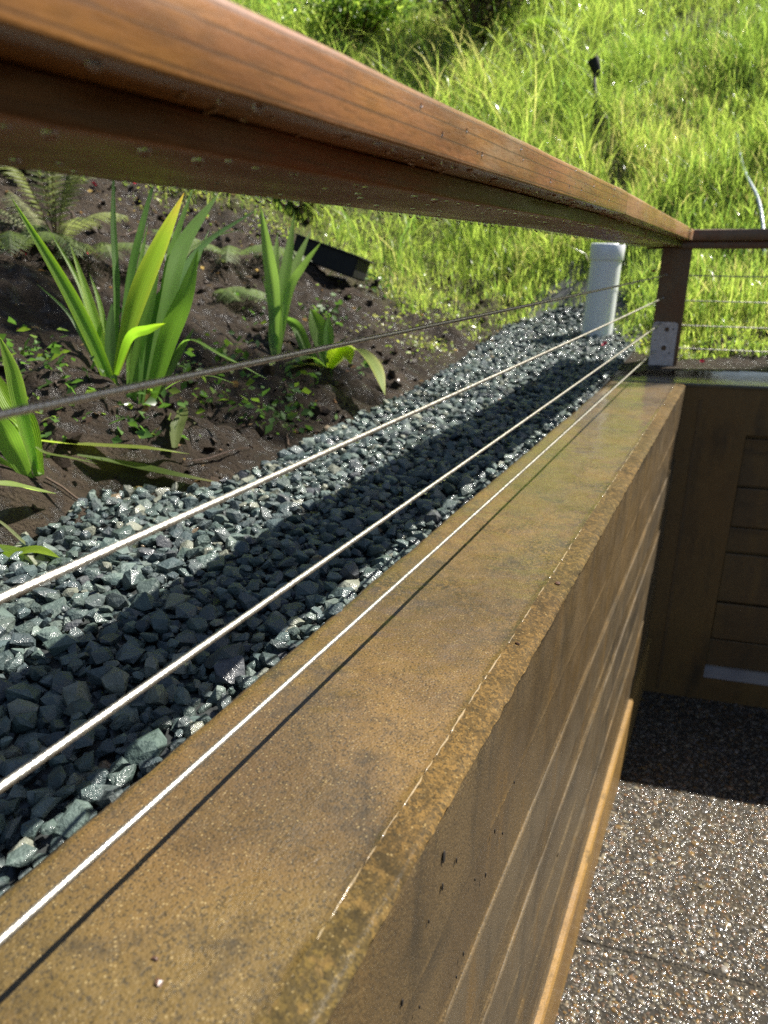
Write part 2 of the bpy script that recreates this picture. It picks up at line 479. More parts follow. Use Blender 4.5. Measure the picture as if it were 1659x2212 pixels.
# ------------------------------------------------------------------ setting: hillside
def axis(segs):
    out = []
    for a, b, st in segs:
        out.extend(np.arange(a, b, st).tolist())
    out.append(segs[-1][1])
    return np.array(out)
gx = axis([(-34, -10, 1.5), (-10, -4.5, 0.25), (-4.5, -2.8, 0.06), (-2.8, -0.9, 0.014), (-0.9, -0.2, 0.025), (-0.2, 1.2, 0.05), (1.2, 5, 0.2), (5, 30, 1.5)])
gy = axis([(-12, -2, 1.0), (-2, 0.1, 0.1), (0.1, 3.6, 0.014), (3.6, 6, 0.05), (6, 12, 0.2), (12, 40, 1.5)])
X, Y = np.meshgrid(gx, gy)
Z = ground(X, Y)
nx, ny = len(gx), len(gy)
idx = np.arange(nx * ny).reshape(ny, nx)
cxm = (X[:-1, :-1] + X[1:, 1:]) / 2; cym = (Y[:-1, :-1] + Y[1:, 1:]) / 2
keep = ~((cxm > -0.30) & (cym < C0.y + 0.16 / math.cos(TH) + (cxm - C0.x) * math.tan(TH)))
keep &= ~((cxm > -0.37) & (cxm < -0.17) & (cym < 2.55))
quads = np.stack([idx[:-1, :-1], idx[:-1, 1:], idx[1:, 1:], idx[1:, :-1]], -1)[keep]
me = np_mesh('hillside', np.stack([X.ravel(), Y.ravel(), Z.ravel()], -1), quads.ravel(), np.full(len(quads), 4), smooth=True)
_, _, dd = hill_parts(X.ravel(), Y.ravel())
bfar = np.maximum(Y.ravel() - 2.7 + 0.4 * fbm(X.ravel() * 2.5, Y.ravel() * 2.5, 2, 95), 0)
moss = np.clip((bfar - 0.15) / 0.6, 0, 1) * np.clip(dd / 0.12, 0, 1)
moss = np.maximum(moss, np.clip((-X.ravel() - 2.6) / 0.6, 0, 1))
at_m = me.attributes.new('moss', 'FLOAT', 'POINT')
at_m.data.foreach_set('value', moss.astype(np.float32))
hill = mesh_obj('hillside', me, SOIL)
tag(hill, 'wet muddy hillside rising behind the walls', None, None, 'structure')

# ------------------------------------------------------------------ setting: patio floor with embedded pebbles
def tri_lists(n_t):
    return np.full(n_t, 3)

def stone_hull(rng, sx, sy, sz, npts, jitter):
    """an angular crushed stone: convex hull of points on a squashed ball."""
    bm = bmesh.new()
    for _ in range(npts):
        v = Vector(rng.normal(size=3)).normalized()
        r = 1.0 + jitter * (rng.random() - 0.5)
        # push towards a box so that flat faces appear
        m = max(abs(v.x), abs(v.y), abs(v.z))
        v = v.lerp(v / m, 0.45) * r
        bm.verts.new((v.x * sx, v.y * sy, v.z * sz))
    r = bmesh.ops.convex_hull(bm, input=bm.verts[:])
    bmesh.ops.delete(bm, geom=[g for g in r['geom_interior'] if isinstance(g, bmesh.types.BMVert)], context='VERTS')
    bmesh.ops.delete(bm, geom=[v for v in bm.verts if not v.link_faces], context='VERTS')
    bmesh.ops.triangulate(bm, faces=bm.faces[:])
    bmesh.ops.recalc_face_normals(bm, faces=bm.faces[:])
    bm.verts.index_update()
    V = np.array([v.co[:] for v in bm.verts]); F = np.array([[v.index for v in f.verts] for f in bm.faces])
    bm.free()
    return V, F

def rot_matrix(rng, tilt):
    a = rng.random() * 2 * PI
    return np.array((Matrix.Rotation(a, 3, 'Z') @ Matrix.Rotation(rng.normal() * tilt, 3, 'X') @ Matrix.Rotation(rng.normal() * tilt, 3, 'Y')))

def scatter_mesh(name, variants, places, tints, smooth):
    """places: list of (variant, 3x3, loc, scale)."""
    vs, fs, ts = [], [], []
    off = 0
    for (k, R, loc, s), t in zip(places, tints):
        V, F = variants[k]
        vs.append((V * s) @ R.T + np.asarray(loc)); fs.append(F + off); off += len(V)
        ts.append(np.repeat(np.asarray(t)[None], len(V), 0))
    V = np.concatenate(vs); F = np.concatenate(fs); T = np.concatenate(ts)
    return np_mesh(name, V, F.ravel(), np.full(len(F), 3), T, smooth)

def mat_floor():
    b = NB('exposed_aggregate_matrix')
    v = b.coord()
    n = b.noise(v, 60, 5, 0.65)
    n2 = b.noise(v, 3, 3)
    cell = b.voro(v, 130, out='Color')
    cd = b.voro(v, 130)
    s = b.n('ShaderNodeSeparateColor', {0: cell})
    stone = b.mix(s.outputs[0], (0.04, 0.036, 0.030), (0.11, 0.092, 0.065))
    c = b.mix(b.ramp(n, 0.3, 0.7), (0.018, 0.016, 0.013), (0.034, 0.030, 0.024))
    c = b.mix(b.ramp(cd, 0.50, 0.36), c, stone)
    c = b.mix(b.math('MULTIPLY', b.ramp(n2, 0.45, 0.7), 0.4), c, (0.07, 0.05, 0.025))
    h = b.math('ADD', b.ramp(cd, 0.6, 0.0), b.math('MULTIPLY', n, 0.3))
    nm = b.bump(h, 0.9, 0.003)
    return b.done(b.bsdf(color=c, rough=0.75, normal=nm, coat=0.04, coat_rough=0.10, coat_normal=nm, spec=0.12))
FLOORM = mat_floor()

bm = bmesh.new()
jy0, jy1 = 1.336, 1.343                                      # the tooled joint across the slab
def yj(x): return 0.16 * x
sec = []
for y, dz in ((-6, 0), (jy0 * 1.0, 0), (jy0 + 0.002, -0.0018), (jy1 - 0.002, -0.0018), (jy1, 0), (2.62, 0)):
    sec.append([Vector((-0.22, y + yj(-0.22) * (1 if -5 < y < 2.5 else 0), FLOOR + dz)), Vector((5.0, y + yj(5.0) * (1 if -5 < y < 2.5 else 1.3 if y > 0 else 0), FLOOR + dz))])
bm = extrude_profile(sec, close_ring=False, cap=False)
floor = bm_obj('patio_floor', bm, FLOORM)
for p in floor.data.polygons: pass
tag(floor, 'wet exposed aggregate patio floor with a tooled joint', None, None, 'structure')

rp = np.random.default_rng(5)
pvar = []
for k in range(10):
    bmp = bmesh.new()
    bmesh.ops.create_uvsphere(bmp, u_segments=6, v_segments=6, radius=1.0)
    bmesh.ops.delete(bmp, geom=[f for f in bmp.faces if all(v.co.z < 0.05 for v in f.verts)], context='FACES')
    sx, sy, sz = 1.0 + 0.35 * rp.random(), 0.7 + 0.3 * rp.random(), 0.13 + 0.14 * rp.random()
    V = np.array([[v.co.x * sx, v.co.y * sy, v.co.z * sz] for v in bmp.verts]) * (1 + 0.05 * (rp.random((len(bmp.verts), 1)) - 0.5))
    bmesh.ops.triangulate(bmp, faces=bmp.faces[:])
    bmp.verts.index_update()
    F = np.array([[v.index for v in f.verts] for f in bmp.faces]); bmp.free()
    pvar.append((V, F))
PT = np.array([(0.20, 0.18, 0.15), (0.30, 0.25, 0.18), (0.14, 0.13, 0.12), (0.36, 0.33, 0.29), (0.30, 0.17, 0.08), (0.24, 0.15, 0.09), (0.09, 0.085, 0.08), (0.42, 0.36, 0.24), (0.22, 0.21, 0.16), (0.33, 0.20, 0.06)])
pl, pt = [], []
for i in range(50000):
    x = -0.15 + rp.random() * 1.25; y = 0.35 + rp.random() * 2.25
    if y > C0.y + (x - C0.x) * math.tan(TH): continue
    yl = y - yj(x)
    if jy0 - 0.004 < yl < jy1 + 0.004: continue
    if x > 0.16 + 0.2 * y and rp.random() > 0.75: continue
    if x > 0.55 + 0.25 * y: continue
    s = 0.0027 + 0.0026 * rp.random() ** 1.6 + (0.004 if rp.random() < 0.03 else 0)
    pl.append((int(rp.integers(10)), rot_matrix(rp, 0.15), (x, y, FLOOR + s * (0.05 + 0.12 * rp.random())), s))
    pt.append(np.clip(PT[rp.integers(10)] * (0.22 + 0.44 * rp.random()), 0, 0.5))
order = sorted(range(len(pl)), key=lambda i: -pl[i][3] / np.linalg.norm(pl[i][2]))
pmesh = {}
for i in order[:300]:
    k, R, loc, s = pl[i]
    key = (k, i % 3)
    if key not in pmesh:
        V, F = pvar[k]
        pmesh[key] = np_mesh('pebble', V, F.ravel(), np.full(len(F), 3), np.repeat(np.asarray(pt[i])[None], len(V), 0), True)
        pmesh[key].materials.append(PEBBLEM)
    o = bpy.data.objects.new('pebble', pmesh[key])
    o.matrix_world = Matrix.Translation(loc) @ Matrix(R.tolist()).to_4x4() @ Matrix.Scale(s, 4)
    COL.objects.link(o); o.parent = floor
rest = order[300:]
me = scatter_mesh('pebbles', pvar, [pl[i] for i in rest], [pt[i] for i in rest], True)
tag(mesh_obj('pebbles', me, PEBBLEM, floor), None, None, None, 'stuff')

# ------------------------------------------------------------------ near retaining wall
XL, XI, XE = -0.377, -0.1750, -0.1468                       # cap left edge, start of worn edge, face edge
Y0W, Y1W = -0.8, C0.y + 0.02
wall = empty('retaining_wall', (-0.25, 1.0, FLOOR))
tag(wall, 'tan board-marked concrete wall with wet ochre cap running away from the camera', 'retaining wall')
def wall_child(o):
    o.parent = wall
    o.matrix_parent_inverse = Matrix.Translation(-wall.location)
    return o
# cap: fine grid, slightly uneven
ys = np.concatenate([np.arange(Y0W, 0.15, 0.04), np.arange(0.15, 1.6, 0.004), np.arange(1.6, Y1W, 0.012), [Y1W]])
xs = np.concatenate([np.linspace(XL, XI - 0.012, 26), np.linspace(XI - 0.010, XI, 5)])
GX, GY = np.meshgrid(xs, ys)
GZ = CAPZ + 0.0022 * fbm(GX * 7, GY * 7, 3, 21) + 0.0010 * fbm(GX * 60, GY * 60, 3, 22)
GZ += 0.0016 * np.exp(-((GX - XI) / 0.0035) ** 2) * (0.6 + 0.8 * (fbm(GX * 0 + 3, GY * 25, 3, 5) + 0.5))
GZ -= 0.005 * np.clip((XL + 0.004 - GX) / 0.004, 0, 1) + 0.003 * np.clip(fbm(GX * 0 + 1, GY * 18, 3, 8), 0, 1) * np.exp(-((GX - XL) / 0.006) ** 2)
n_, m_ = GX.shape
ii = np.arange(n_ * m_).reshape(n_, m_)
q = np.stack([ii[:-1, :-1], ii[:-1, 1:], ii[1:, 1:], ii[1:, :-1]], -1).reshape(-1, 4)
P = np.stack([GX.ravel(), GY.ravel(), GZ.ravel()], -1)
cap_last = GZ[:, -1].copy()
# back side down into the gravel
bk = np.stack([np.full(n_, XL - 0.001), ys, np.full(n_, CAPZ - 0.40)], -1)
off = len(P)
P = np.concatenate([P, bk])
jb = np.arange(n_ - 1)
q = np.concatenate([q, np.stack([off + jb, ii[:-1, 0], ii[1:, 0], off + jb + 1], -1)])
me = np_mesh('wall_cap', P, q.ravel(), np.full(len(q), 4), smooth=True)
wall_child(mesh_obj('wall_cap', me, CAP))
# worn, eroded edge strip
xs2 = np.linspace(XI, XE, 16)
GX2, GY2 = np.meshgrid(xs2, ys)
tt = (GX2 - XI) / (XE - XI)
ero = fbm(GX2 * 170, GY2 * 170, 4, 31, 0.65)
pit = np.clip(fbm(GX2 * 50, GY2 * 50, 3, 33) - 0.05, 0, 1)
GZ2 = cap_last[:, None] * (1 - tt) + CAPZ * tt - 0.0015 * tt - 0.0040 * tt ** 7 + (0.0007 * ero - 0.0016 * pit) * np.sin(PI * np.clip(tt, 0, 1)) ** 0.6
GX2b = GX2 + 0.0016 * fbm(GY2 * 90, GX2 * 90, 3, 37) * (tt > 0.95)
n2_, m2_ = GX2.shape
i2 = np.arange(n2_ * m2_).reshape(n2_, m2_)
q2 = np.stack([i2[:-1, :-1], i2[:-1, 1:], i2[1:, 1:], i2[1:, :-1]], -1).reshape(-1, 4)
me = np_mesh('worn_edge', np.stack([GX2b.ravel(), GY2.ravel(), GZ2.ravel()], -1), q2.ravel(), np.full(len(q2), 4), smooth=True)
wall_child(mesh_obj('worn_edge', me, WORN))
bm = bmesh.new()
yy = 0.18
rr_ = random.Random(8)
while yy < Y1W - 0.05:
    ln = 0.012 + 0.05 * rr_.random()
    pts_ = []
    m_n = max(3, int(ln / 0.006))
    for k in range(m_n + 1):
        y_ = yy + ln * k / m_n
        pts_.append(Vector((XI + 0.0010 * (rr_.random() - 0.5) + 0.0022 * float(vnoise(np.array([y_ * 9]), np.array([0.5]), 4)[0]), y_, CAPZ + 0.0008 + 0.0006 * rr_.random())))
    rad_ = [0.0002] + [0.0005 + 0.0010 * rr_.random() for _ in range(m_n - 1)] + [0.0002]
    add_tube(bm, pts_, rad_, 7)
    yy += ln + (0.002 if rr_.random() < 0.6 else 0.03 * rr_.random())
wall_child(bm_obj('mortar_ridge', bm, RIDGE, None, True))['kind'] = 'stuff'
# board-marked bands of the face, each a cast board's width, with a fin of mortar at the joint
zb = [CAPZ - 0.0055, -0.520, -0.640, -0.745, -0.815, -0.930, -1.075, -1.215, -1.300]
band_off = [0.0, -0.0022, 0.0012, -0.0018, 0.0020, -0.0010, 0.0018, -0.0016]
ysf = np.concatenate([np.arange(Y0W, 0.2, 0.05), np.arange(0.2, Y1W, 0.012), [Y1W]])
def face_x(z): return XE + (z - CAPZ) * 0.006
for i in range(8):
    z1, z0 = zb[i] , zb[i + 1]
    zz = np.array([z1, z1 - 0.0012, *np.linspace(z1 - 0.010, z0 + 0.012, 7), z0 + 0.0042, z0 + 0.0026, z0 + 0.0010, z0])
    fin = np.array([0, 0, *([0] * 7), 0.0002, 0.0042, 0.0032, 0.0]) * (0.25, 0.85, 0.35, 0.75, 0.5, 0.95, 0.6, 0.0)[i]
    GZf, GYf = np.meshgrid(zz, ysf)
    GXf = face_x(GZf) + band_off[i] + fin[None, :] * np.clip(0.6 + 1.9 * fbm(GYf * 5, GZf * 0 + i, 4, 40 + i, 0.65), 0.0, 1.6) + 0.0012 * fbm(GYf * 3, GZf * 20, 3, 50 + i)
    edge_w = np.ones(len(zz)); edge_w[0] = edge_w[-1] = 0
    o_top = (band_off[i - 1] + band_off[i]) / 2 if i else 0.0
    o_bot = (band_off[i + 1] + band_off[i]) / 2 if i < 7 else band_off[i]
    GXf = GXf * 1.0
    flat = face_x(GZf)
    GXf = flat + (GXf - flat) * edge_w[None, :]
    GXf[:, 0] += o_top; GXf[:, -1] += o_bot
    if i == 0: GXf[:, 0] = GX2b[np.clip(np.searchsorted(ys, ysf), 0, n_ - 1), -1]
    nf_, mf_ = GXf.shape
    i3 = np.arange(nf_ * mf_).reshape(nf_, mf_)
    q3 = np.stack([i3[:-1, :-1], i3[1:, :-1], i3[1:, 1:], i3[:-1, 1:]], -1).reshape(-1, 4)
    me = np_mesh('board_band', np.stack([GXf.ravel(), GYf.ravel(), GZf.ravel()], -1), q3.ravel(), np.full(len(q3), 4), smooth=True)
    wall_child(mesh_obj('board_band', me, (FACE, FACE, FACE2, FACE, FACE2, FACE2, FACE, FACE2)[i]))
# base ledge at the floor
bm = extrude_profile([[Vector((XE - 0.01, y, -1.299)), Vector((XE + 0.003, y, -1.3)), Vector((XE + 0.007, y, -1.306)), Vector((XE + 0.005, y, FLOOR - 0.02)), Vector((XE - 0.01, y, FLOOR - 0.02))] for y in np.arange(Y0W, Y1W, 0.05)])
LEDGE = mat_concrete('golden_wet_ledge', (0.270, 0.155, 0.040), (0.200, 0.112, 0.032), (0.070, 0.048, 0.020), (0.200, 0.120, 0.030), 0.3, 0.3, 0.8)
wall_child(bm_obj('base_ledge', bm, LEDGE))
# pock marks left by air bubbles in the face: near-black domes, the holes' shade put into their colour
def face_pt(px, py):
    r = ray(px, py); t = XE / r.x
    return r * t
bm = bmesh.new()
for (px, py, rr) in ((958, 1850, 0.0042), (985, 1858, 0.0020), (955, 1915, 0.0026), (925, 1990, 0.0014), (868, 2165, 0.0024), (905, 2175, 0.0014), (1048, 1890, 0.0022), (1068, 1795, 0.0020), (1085, 1800, 0.0014), (1025, 1900, 0.0012), (1000, 2060, 0.0020), (1205, 1845, 0.0028), (985, 2110, 0.0014), (1110, 1690, 0.0014)):
    p = face_pt(px, py)
    bmesh.ops.create_uvsphere(bm, u_segments=10, v_segments=6, radius=1.0, matrix=Matrix.Translation((p.x + 0.0004, p.y, p.z)) @ Matrix.Diagonal((0.0007, rr * 0.7, rr * 1.5, 1)))
wall_child(bm_obj('air_holes', bm, HOLE_SHADE, None, True))['kind'] = 'stuff'

# ------------------------------------------------------------------ far wall with recessed board panel (local x along the wall, y into it)
fwall = empty('concrete_wall', (C0.x, C0.y, FLOOR), TH)
tag(fwall, 'shaded brown concrete wall at the far end with a recessed panel of horizontal boards', 'wall')
ZT = CAPZ - FLOOR
R0, R1, RZ0, RZ1, RD = 0.205, 1.35, -1.440 - FLOOR, -0.54 - FLOOR, 0.055
bm = bmesh.new()
add_box(bm, -0.24, 3.6, 0.0 + RD, FAR_T, 0, ZT - 0.012, 0)
add_box(bm, -0.06, R0, 0.0, RD, 0, ZT - 0.012)
add_box(bm, R1, 3.6, 0.0, RD, 0, ZT - 0.012)
add_box(bm, R0, R1, 0.0, RD, RZ1, ZT - 0.012)
add_box(bm, R0, R1, 0.0, RD, 0, RZ0)
bm_obj('wall_body', bm, FARC, fwall)
# joint strip beside the corner
bm = bmesh.new(); add_box(bm, 0.052, 0.062, -0.0015, 0.004, 0.02, ZT - 0.05); bm_obj('joint_strip', bm, PANELC, fwall)
# cap of the far wall, wet, with a worn front arris
bm = bmesh.new(); add_box(bm, -0.235, 3.6, -0.004, FAR_T + 0.02, ZT - 0.012, ZT + 0.0015, 0.005)
bm_obj('wall_cap', bm, CAPWET, fwall)
lv = [RZ1, -0.725 - FLOOR, -0.868 - FLOOR, -0.962 - FLOOR, -1.150 - FLOOR, -1.298 - FLOOR, RZ0 + 0.030]
for i in range(6):
    bm = bmesh.new()
    t = (0.012, 0.016, 0.010, 0.016, 0.020, 0.012)[i]
    add_box(bm, R0 + 0.009, R1 - 0.009, RD - t, RD - 0.0005, lv[i + 1] + 0.004, lv[i] - (0.022 if i == 0 else 0.004), 0.003)
    bm_obj('panel_board', bm, PANELC, fwall)
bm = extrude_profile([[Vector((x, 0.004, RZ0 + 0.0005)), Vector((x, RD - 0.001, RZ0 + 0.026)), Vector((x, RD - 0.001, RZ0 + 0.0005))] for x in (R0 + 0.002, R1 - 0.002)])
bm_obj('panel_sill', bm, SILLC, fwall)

# ------------------------------------------------------------------ the cable railing
rail = empty('cable_railing', (-0.255, 2.735, CAPZ))
tag(rail, 'wet reddish wooden handrail with steel cables on a post above the walls', 'railing')
def rc(o):
    o.parent = rail
    o.matrix_parent_inverse = Matrix.Translation(-rail.location)
    return o

def round_rect(x0, x1, z0, z1, r_top, r_bot, seg=4):
    pts = []
    for (cx_, cz_, r, a0) in ((x1 - r_top, z1 - r_top, r_top, 0), (x0 + r_top, z1 - r_top, r_top, 90), (x0 + r_bot, z0 + r_bot, r_bot, 180), (x1 - r_bot, z0 + r_bot, r_bot, 270)):
        for k in range(seg + 1):
            a = math.radians(a0 + 90 * k / seg)
            pts.append((cx_ + r * math.cos(a), cz_ + r * math.sin(a)))
    return pts

def rail_piece(name, mat, x0, x1, z0, z1, ya, yb, rt, rb, tilt=None, mitre=None, wob=0.0):
    prof = round_rect(x0, x1, z0, z1, rt, rb)
    secs = []
    N = max(2, int((yb - ya) / 0.03))
    for k in range(N + 1):
        y = ya + (yb - ya) * k / N
        s = []
        for j, (px, pz) in enumerate(prof):
            yy = y
            if mitre and k == N: yy = y + (mitre[0] - px) * mitre[1]
            dz = tilt(y) if tilt else 0.0
            w = wob * float(vnoise(np.array([y * 14]), np.array([j * 0.7]), 3)[0])
            s.append(Vector((px + w, yy, pz + dz + w)))
        secs.append(s)
    bm = extrude_profile(secs)
    return rc(bm_obj(name, bm, mat, None, False))
def smooth_by_angle(o, deg=40):
    me_ = o.data
    me_.polygons.foreach_set('use_smooth', np.ones(len(me_.polygons), bool))
    me_.set_sharp_from_angle(angle=math.radians(deg))
RX0, RX1 = -0.384, -0.200
def tiltB(y): return -0.016 * max(0.0, (y - 1.27)) / 1.37
t1 = rail_piece('top_board', WOOD, RX0, RX1, 0.0605, 0.0955, -0.7, 1.268, 0.006, 0.002, None, None, 0.0008)
t2 = rail_piece('end_board', WOOD_END, RX0 + 0.001, RX1 - 0.0005, 0.0600, 0.0950, 1.272, 2.64, 0.006, 0.002, tiltB, (RX1, 0.816), 0.0006)
t2['label'] = 'paler end board of the handrail'
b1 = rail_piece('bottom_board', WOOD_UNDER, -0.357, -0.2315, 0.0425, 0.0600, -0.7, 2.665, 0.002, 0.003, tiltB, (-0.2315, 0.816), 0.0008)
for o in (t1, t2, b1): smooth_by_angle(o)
# far arm of the handrail
farail_loc = Vector((-0.2, 2.645, 0.0))
M_far = Matrix.Translation(farail_loc) @ Matrix.Rotation(TH - PI / 2, 4, 'Z')
def far_piece(name, mat, d0, d1, z0, z1, length, r):
    # local frame: y runs along the far wall, x = -distance back from the fascia
    prof = round_rect(-d1, -d0, z0, z1, r, r * 0.6)
    secs = []
    for k in range(31):
        s = []
        for (px, pz) in prof:
            # mitre start
            y = length * k / 30 + (0 if k else px * 0.816 * 1.0 + 0.0)
            s.append(Vector((-px * 1.0, y, pz)))
        secs.append(s)
    bm = extrude_profile(secs)
    bmesh.ops.transform(bm, matrix=M_far @ Matrix.Scale(-1, 4, (1, 0, 0)), verts=bm.verts[:])
    o = rc(bm_obj(name, bm, mat))
    smooth_by_angle(o)
    return o
far_piece('top_board', WOOD_DARK, 0.0, 0.184, 0.0435, 0.0780, 2.8, 0.005)
far_piece('bottom_board', WOOD_DARK, 0.0315, 0.157, 0.0190, 0.0430, 2.8, 0.003)
# post with plate
PX, PY = -0.250, 2.735
post_rot = math.radians(4)
bm = bmesh.new(); add_box(bm, -0.047, 0.047, -0.045, 0.045, CAPZ + 0.003, 0.026, 0.004, Matrix.Translation((PX, PY, 0)) @ Matrix.Rotation(post_rot, 4, 'Z'))
post = rc(bm_obj('post', bm, WOOD_DARK))
def plate_mesh():
    cu = bpy.data.curves.new('plate', 'CURVE'); cu.dimensions = '2D'; cu.fill_mode = 'BOTH'; cu.extrude = 0.0022; cu.bevel_depth = 0.0006
    w, h = 0.0400, 0.165
    def spline(pts):
        sp = cu.splines.new('POLY'); sp.points.add(len(pts) - 1); sp.use_cyclic_u = True
        for p_, (a, b_) in zip(sp.points, pts): p_.co = (a, b_, 0, 1)
    outer = [(-w, 0), (w, 0)]
    for cx_, sgn in ((w - 0.012, 1), (-w + 0.012, -1)):
        for k in range(6):
            a = math.radians(90 * k / 5) if sgn > 0 else math.radians(90 + 90 * k / 5)
            outer.append((cx_ + 0.012 * math.cos(a), h - 0.012 + 0.012 * math.sin(a)))
    spline(outer)
    for (a, b_, r) in ((0.006, 0.141, 0.0085), (0.004, 0.078, 0.0095), (-0.029, 0.144, 0.0034), (0.027, 0.142, 0.0038), (-0.027, 0.104, 0.0032), (-0.030, 0.062, 0.0034), (0.024, 0.062, 0.0034)):
        spline([(a + r * math.cos(-2 * PI * k / 12), b_ + r * math.sin(-2 * PI * k / 12)) for k in range(12)])
    ob = bpy.data.objects.new('tmp', cu); COL.objects.link(ob)
    dg = bpy.context.evaluated_depsgraph_get(); dg.update()
    me_ = bpy.data.meshes.new_from_object(ob.evaluated_get(dg))
    bpy.data.objects.remove(ob); bpy.data.curves.remove(cu)
    return me_
pm = plate_mesh()
pm.materials.clear()
pm.transform(Matrix.Translation((PX, PY, CAPZ + 0.003)) @ Matrix.Rotation(post_rot, 4, 'Z') @ Matrix.Translation((-0.006, -0.0485, 0)) @ Matrix.Rotation(PI / 2, 4, 'X'))
plate = mesh_obj('base_plate', pm, GALV, post)
plate.matrix_parent_inverse = Matrix.Translation(-rail.location)
bm = bmesh.new()
for (a, b_) in ((0.030, 0.104),):
    Mx = Matrix.Translation((PX, PY, CAPZ + 0.003)) @ Matrix.Rotation(post_rot, 4, 'Z') @ Matrix.Translation((a - 0.006, -0.052, b_)) @ Matrix.Rotation(PI / 2, 4, 'X')
    bmesh.ops.create_cone(bm, cap_ends=True, segments=12, radius1=0.004, radius2=0.003, depth=0.003, matrix=Mx)
sw = bm_obj('screw', bm, GALV, post); sw.matrix_parent_inverse = Matrix.Translation(-rail.location)
post.parent = rail; post.matrix_parent_inverse = Matrix.Translation(-rail.location)
plate.matrix_parent_inverse = Matrix.Identity(4); sw.matrix_parent_inverse = Matrix.Identity(4)

# cables: eight helical outer wires
def cable_mesh(pts_fn, length, r0=0.0021, lobes=8, lay=0.030, per=26, ring=24):
    n = int(length / lay * per)
    t = np.linspace(0, 1, n)
    C = np.array([pts_fn(a) for a in t])
    d = np.gradient(C, axis=0); d /= np.linalg.norm(d, axis=1)[:, None]
    up = np.array([0, 0, 1.0]); sx = np.cross(d, up); sx /= np.linalg.norm(sx, axis=1)[:, None]
    sz = np.cross(sx, d)
    th = np.linspace(0, 2 * PI, ring, endpoint=False)
    tw = t[:, None] * length / lay * 2 * PI
    ph = th[None, :]
    r = r0 * (0.72 + 0.28 * np.abs(np.cos(lobes * (ph - tw) / 2)))
    V = C[:, None, :] + sx[:, None, :] * (r * np.cos(ph))[..., None] + sz[:, None, :] * (r * np.sin(ph))[..., None]
    ii = np.arange(n * ring).reshape(n, ring)
    nxt = np.roll(ii, -1, axis=1)
    q = np.stack([ii[:-1], nxt[:-1], nxt[1:], ii[1:]], -1).reshape(-1, 4)
    return np_mesh('cable', V.reshape(-1, 3), q.ravel(), np.full(len(q), 4), smooth=True)
cab = [(-0.0600, -0.0625, -0.270), (-0.1375, -0.1365, -0.270), (-0.2224, -0.2215, -0.268), (-0.3082, -0.3150, -0.277)]
for zn, zf, CABX in cab:
    ya, yb = -0.6, 2.686
    fn = lambda a, zn=zn, zf=zf, CABX=CABX: (CABX, ya + (yb - ya) * a, zn + (zf - zn) * max(0, a - 0.2) / 0.8 - 0.004 * 4 * max(0, a - 0.1) * (1 - a))
    rc(mesh_obj('cable', cable_mesh(fn, yb - ya), STEEL))
    bm = bmesh.new(); add_tube(bm, [(CABX, 2.660, fn(0.99)[2]), (CABX, 2.6895, fn(1)[2])], [0.0034, 0.0034], 12)
    rc(bm_obj('cable_fitting', bm, STEEL, None, True))
far0 = Vector((PX, PY, 0)) + FD * 0.046 + FN * 0.0
for zf in (-0.0655, -0.1475, -0.2300, -0.3080):
    L = 2.6
    fn = lambda a, zf=zf: tuple(far0 + FD * (L * a) + Vector((0, 0, zf - 0.010 * 4 * a * (1 - a))))
    rc(mesh_obj('cable', cable_mesh(fn, L, 0.0020, 8, 0.05, 10, 12), STEEL))
# water beads hanging under the boards and cables
bm = bmesh.new()
rd = random.Random(3)
def bead(p, r, st=1.25):
    bmesh.ops.create_icosphere(bm, subdivisions=2, radius=1.0, matrix=Matrix.Translation(p) @ Matrix.Diagonal((r, r, r * st, 1)))
y = 0.10
while y < 2.6:
    rr = 0.0016 + 0.0016 * rd.random()
    if rd.random() < 0.75: bead((-0.355 + 0.004 * rd.random(), y, 0.0425 + tiltB(y) - rr * 0.45), rr)
    if rd.random() < 0.65: bead((-0.2345 - 0.010 * rd.random(), y + 0.01, 0.0425 + tiltB(y) - rr * 0.25), rr, 0.9)
    if rd.random() < 0.45: bead((-0.204 - 0.012 * rd.random(), y + 0.005, 0.0605 + tiltB(y) - rr * 0.2), rr * 0.9, 0.8)
    if rd.random() < 0.5: bead((-0.250 - 0.09 * rd.random(), y + 0.008, 0.0425 + tiltB(y) - rr * 0.2), rr * 0.9, 0.7)
    y += 0.010 + 0.022 * rd.random()
for k in range(26):
    y = 0.35 + 1.5 * rd.random()
    rr = 0.0007 + 0.0008 * rd.random()
    bead((RX1 + rr * 0.3, y, 0.063 + 0.028 * rd.random()), rr)
for (zn, zf, CABX) in cab[:3]:
    for k in range(16):
        a = 0.24 + 0.7 * rd.random(); y = -0.6 + 3.286 * a
        rr = 0.0010 + 0.0008 * rd.random()
        bead((CABX, y, zn + (zf - zn) * max(0, a - 0.2) / 0.8 - 0.004 * 4 * max(0, a - 0.1) * (1 - a) - 0.0021 - rr * 0.4), rr)
rc(bm_obj('water_drops', bm, WATER, None, True))['kind'] = 'stuff'
# ragged splinters, spider silk and grit along the underside step
bm = bmesh.new()
for k in range(90):
    y = 0.25 + 1.6 * rd.random() ** 1.2
    x = -0.205 - 0.028 * rd.random(); z = 0.0603 + tiltB(y) - 0.0005
    s = 0.0006 + 0.0014 * rd.random()
    bmesh.ops.create_icosphere(bm, subdivisions=1, radius=1.0, matrix=Matrix.Translation((x, y, z)) @ Matrix.Rotation(rd.random() * 3, 4, 'Z') @ Matrix.Diagonal((s, s * (1 + 3 * rd.random()), s * 0.7, 1)))
rc(bm_obj('debris', bm, WOOD_END))['kind'] = 'stuff'

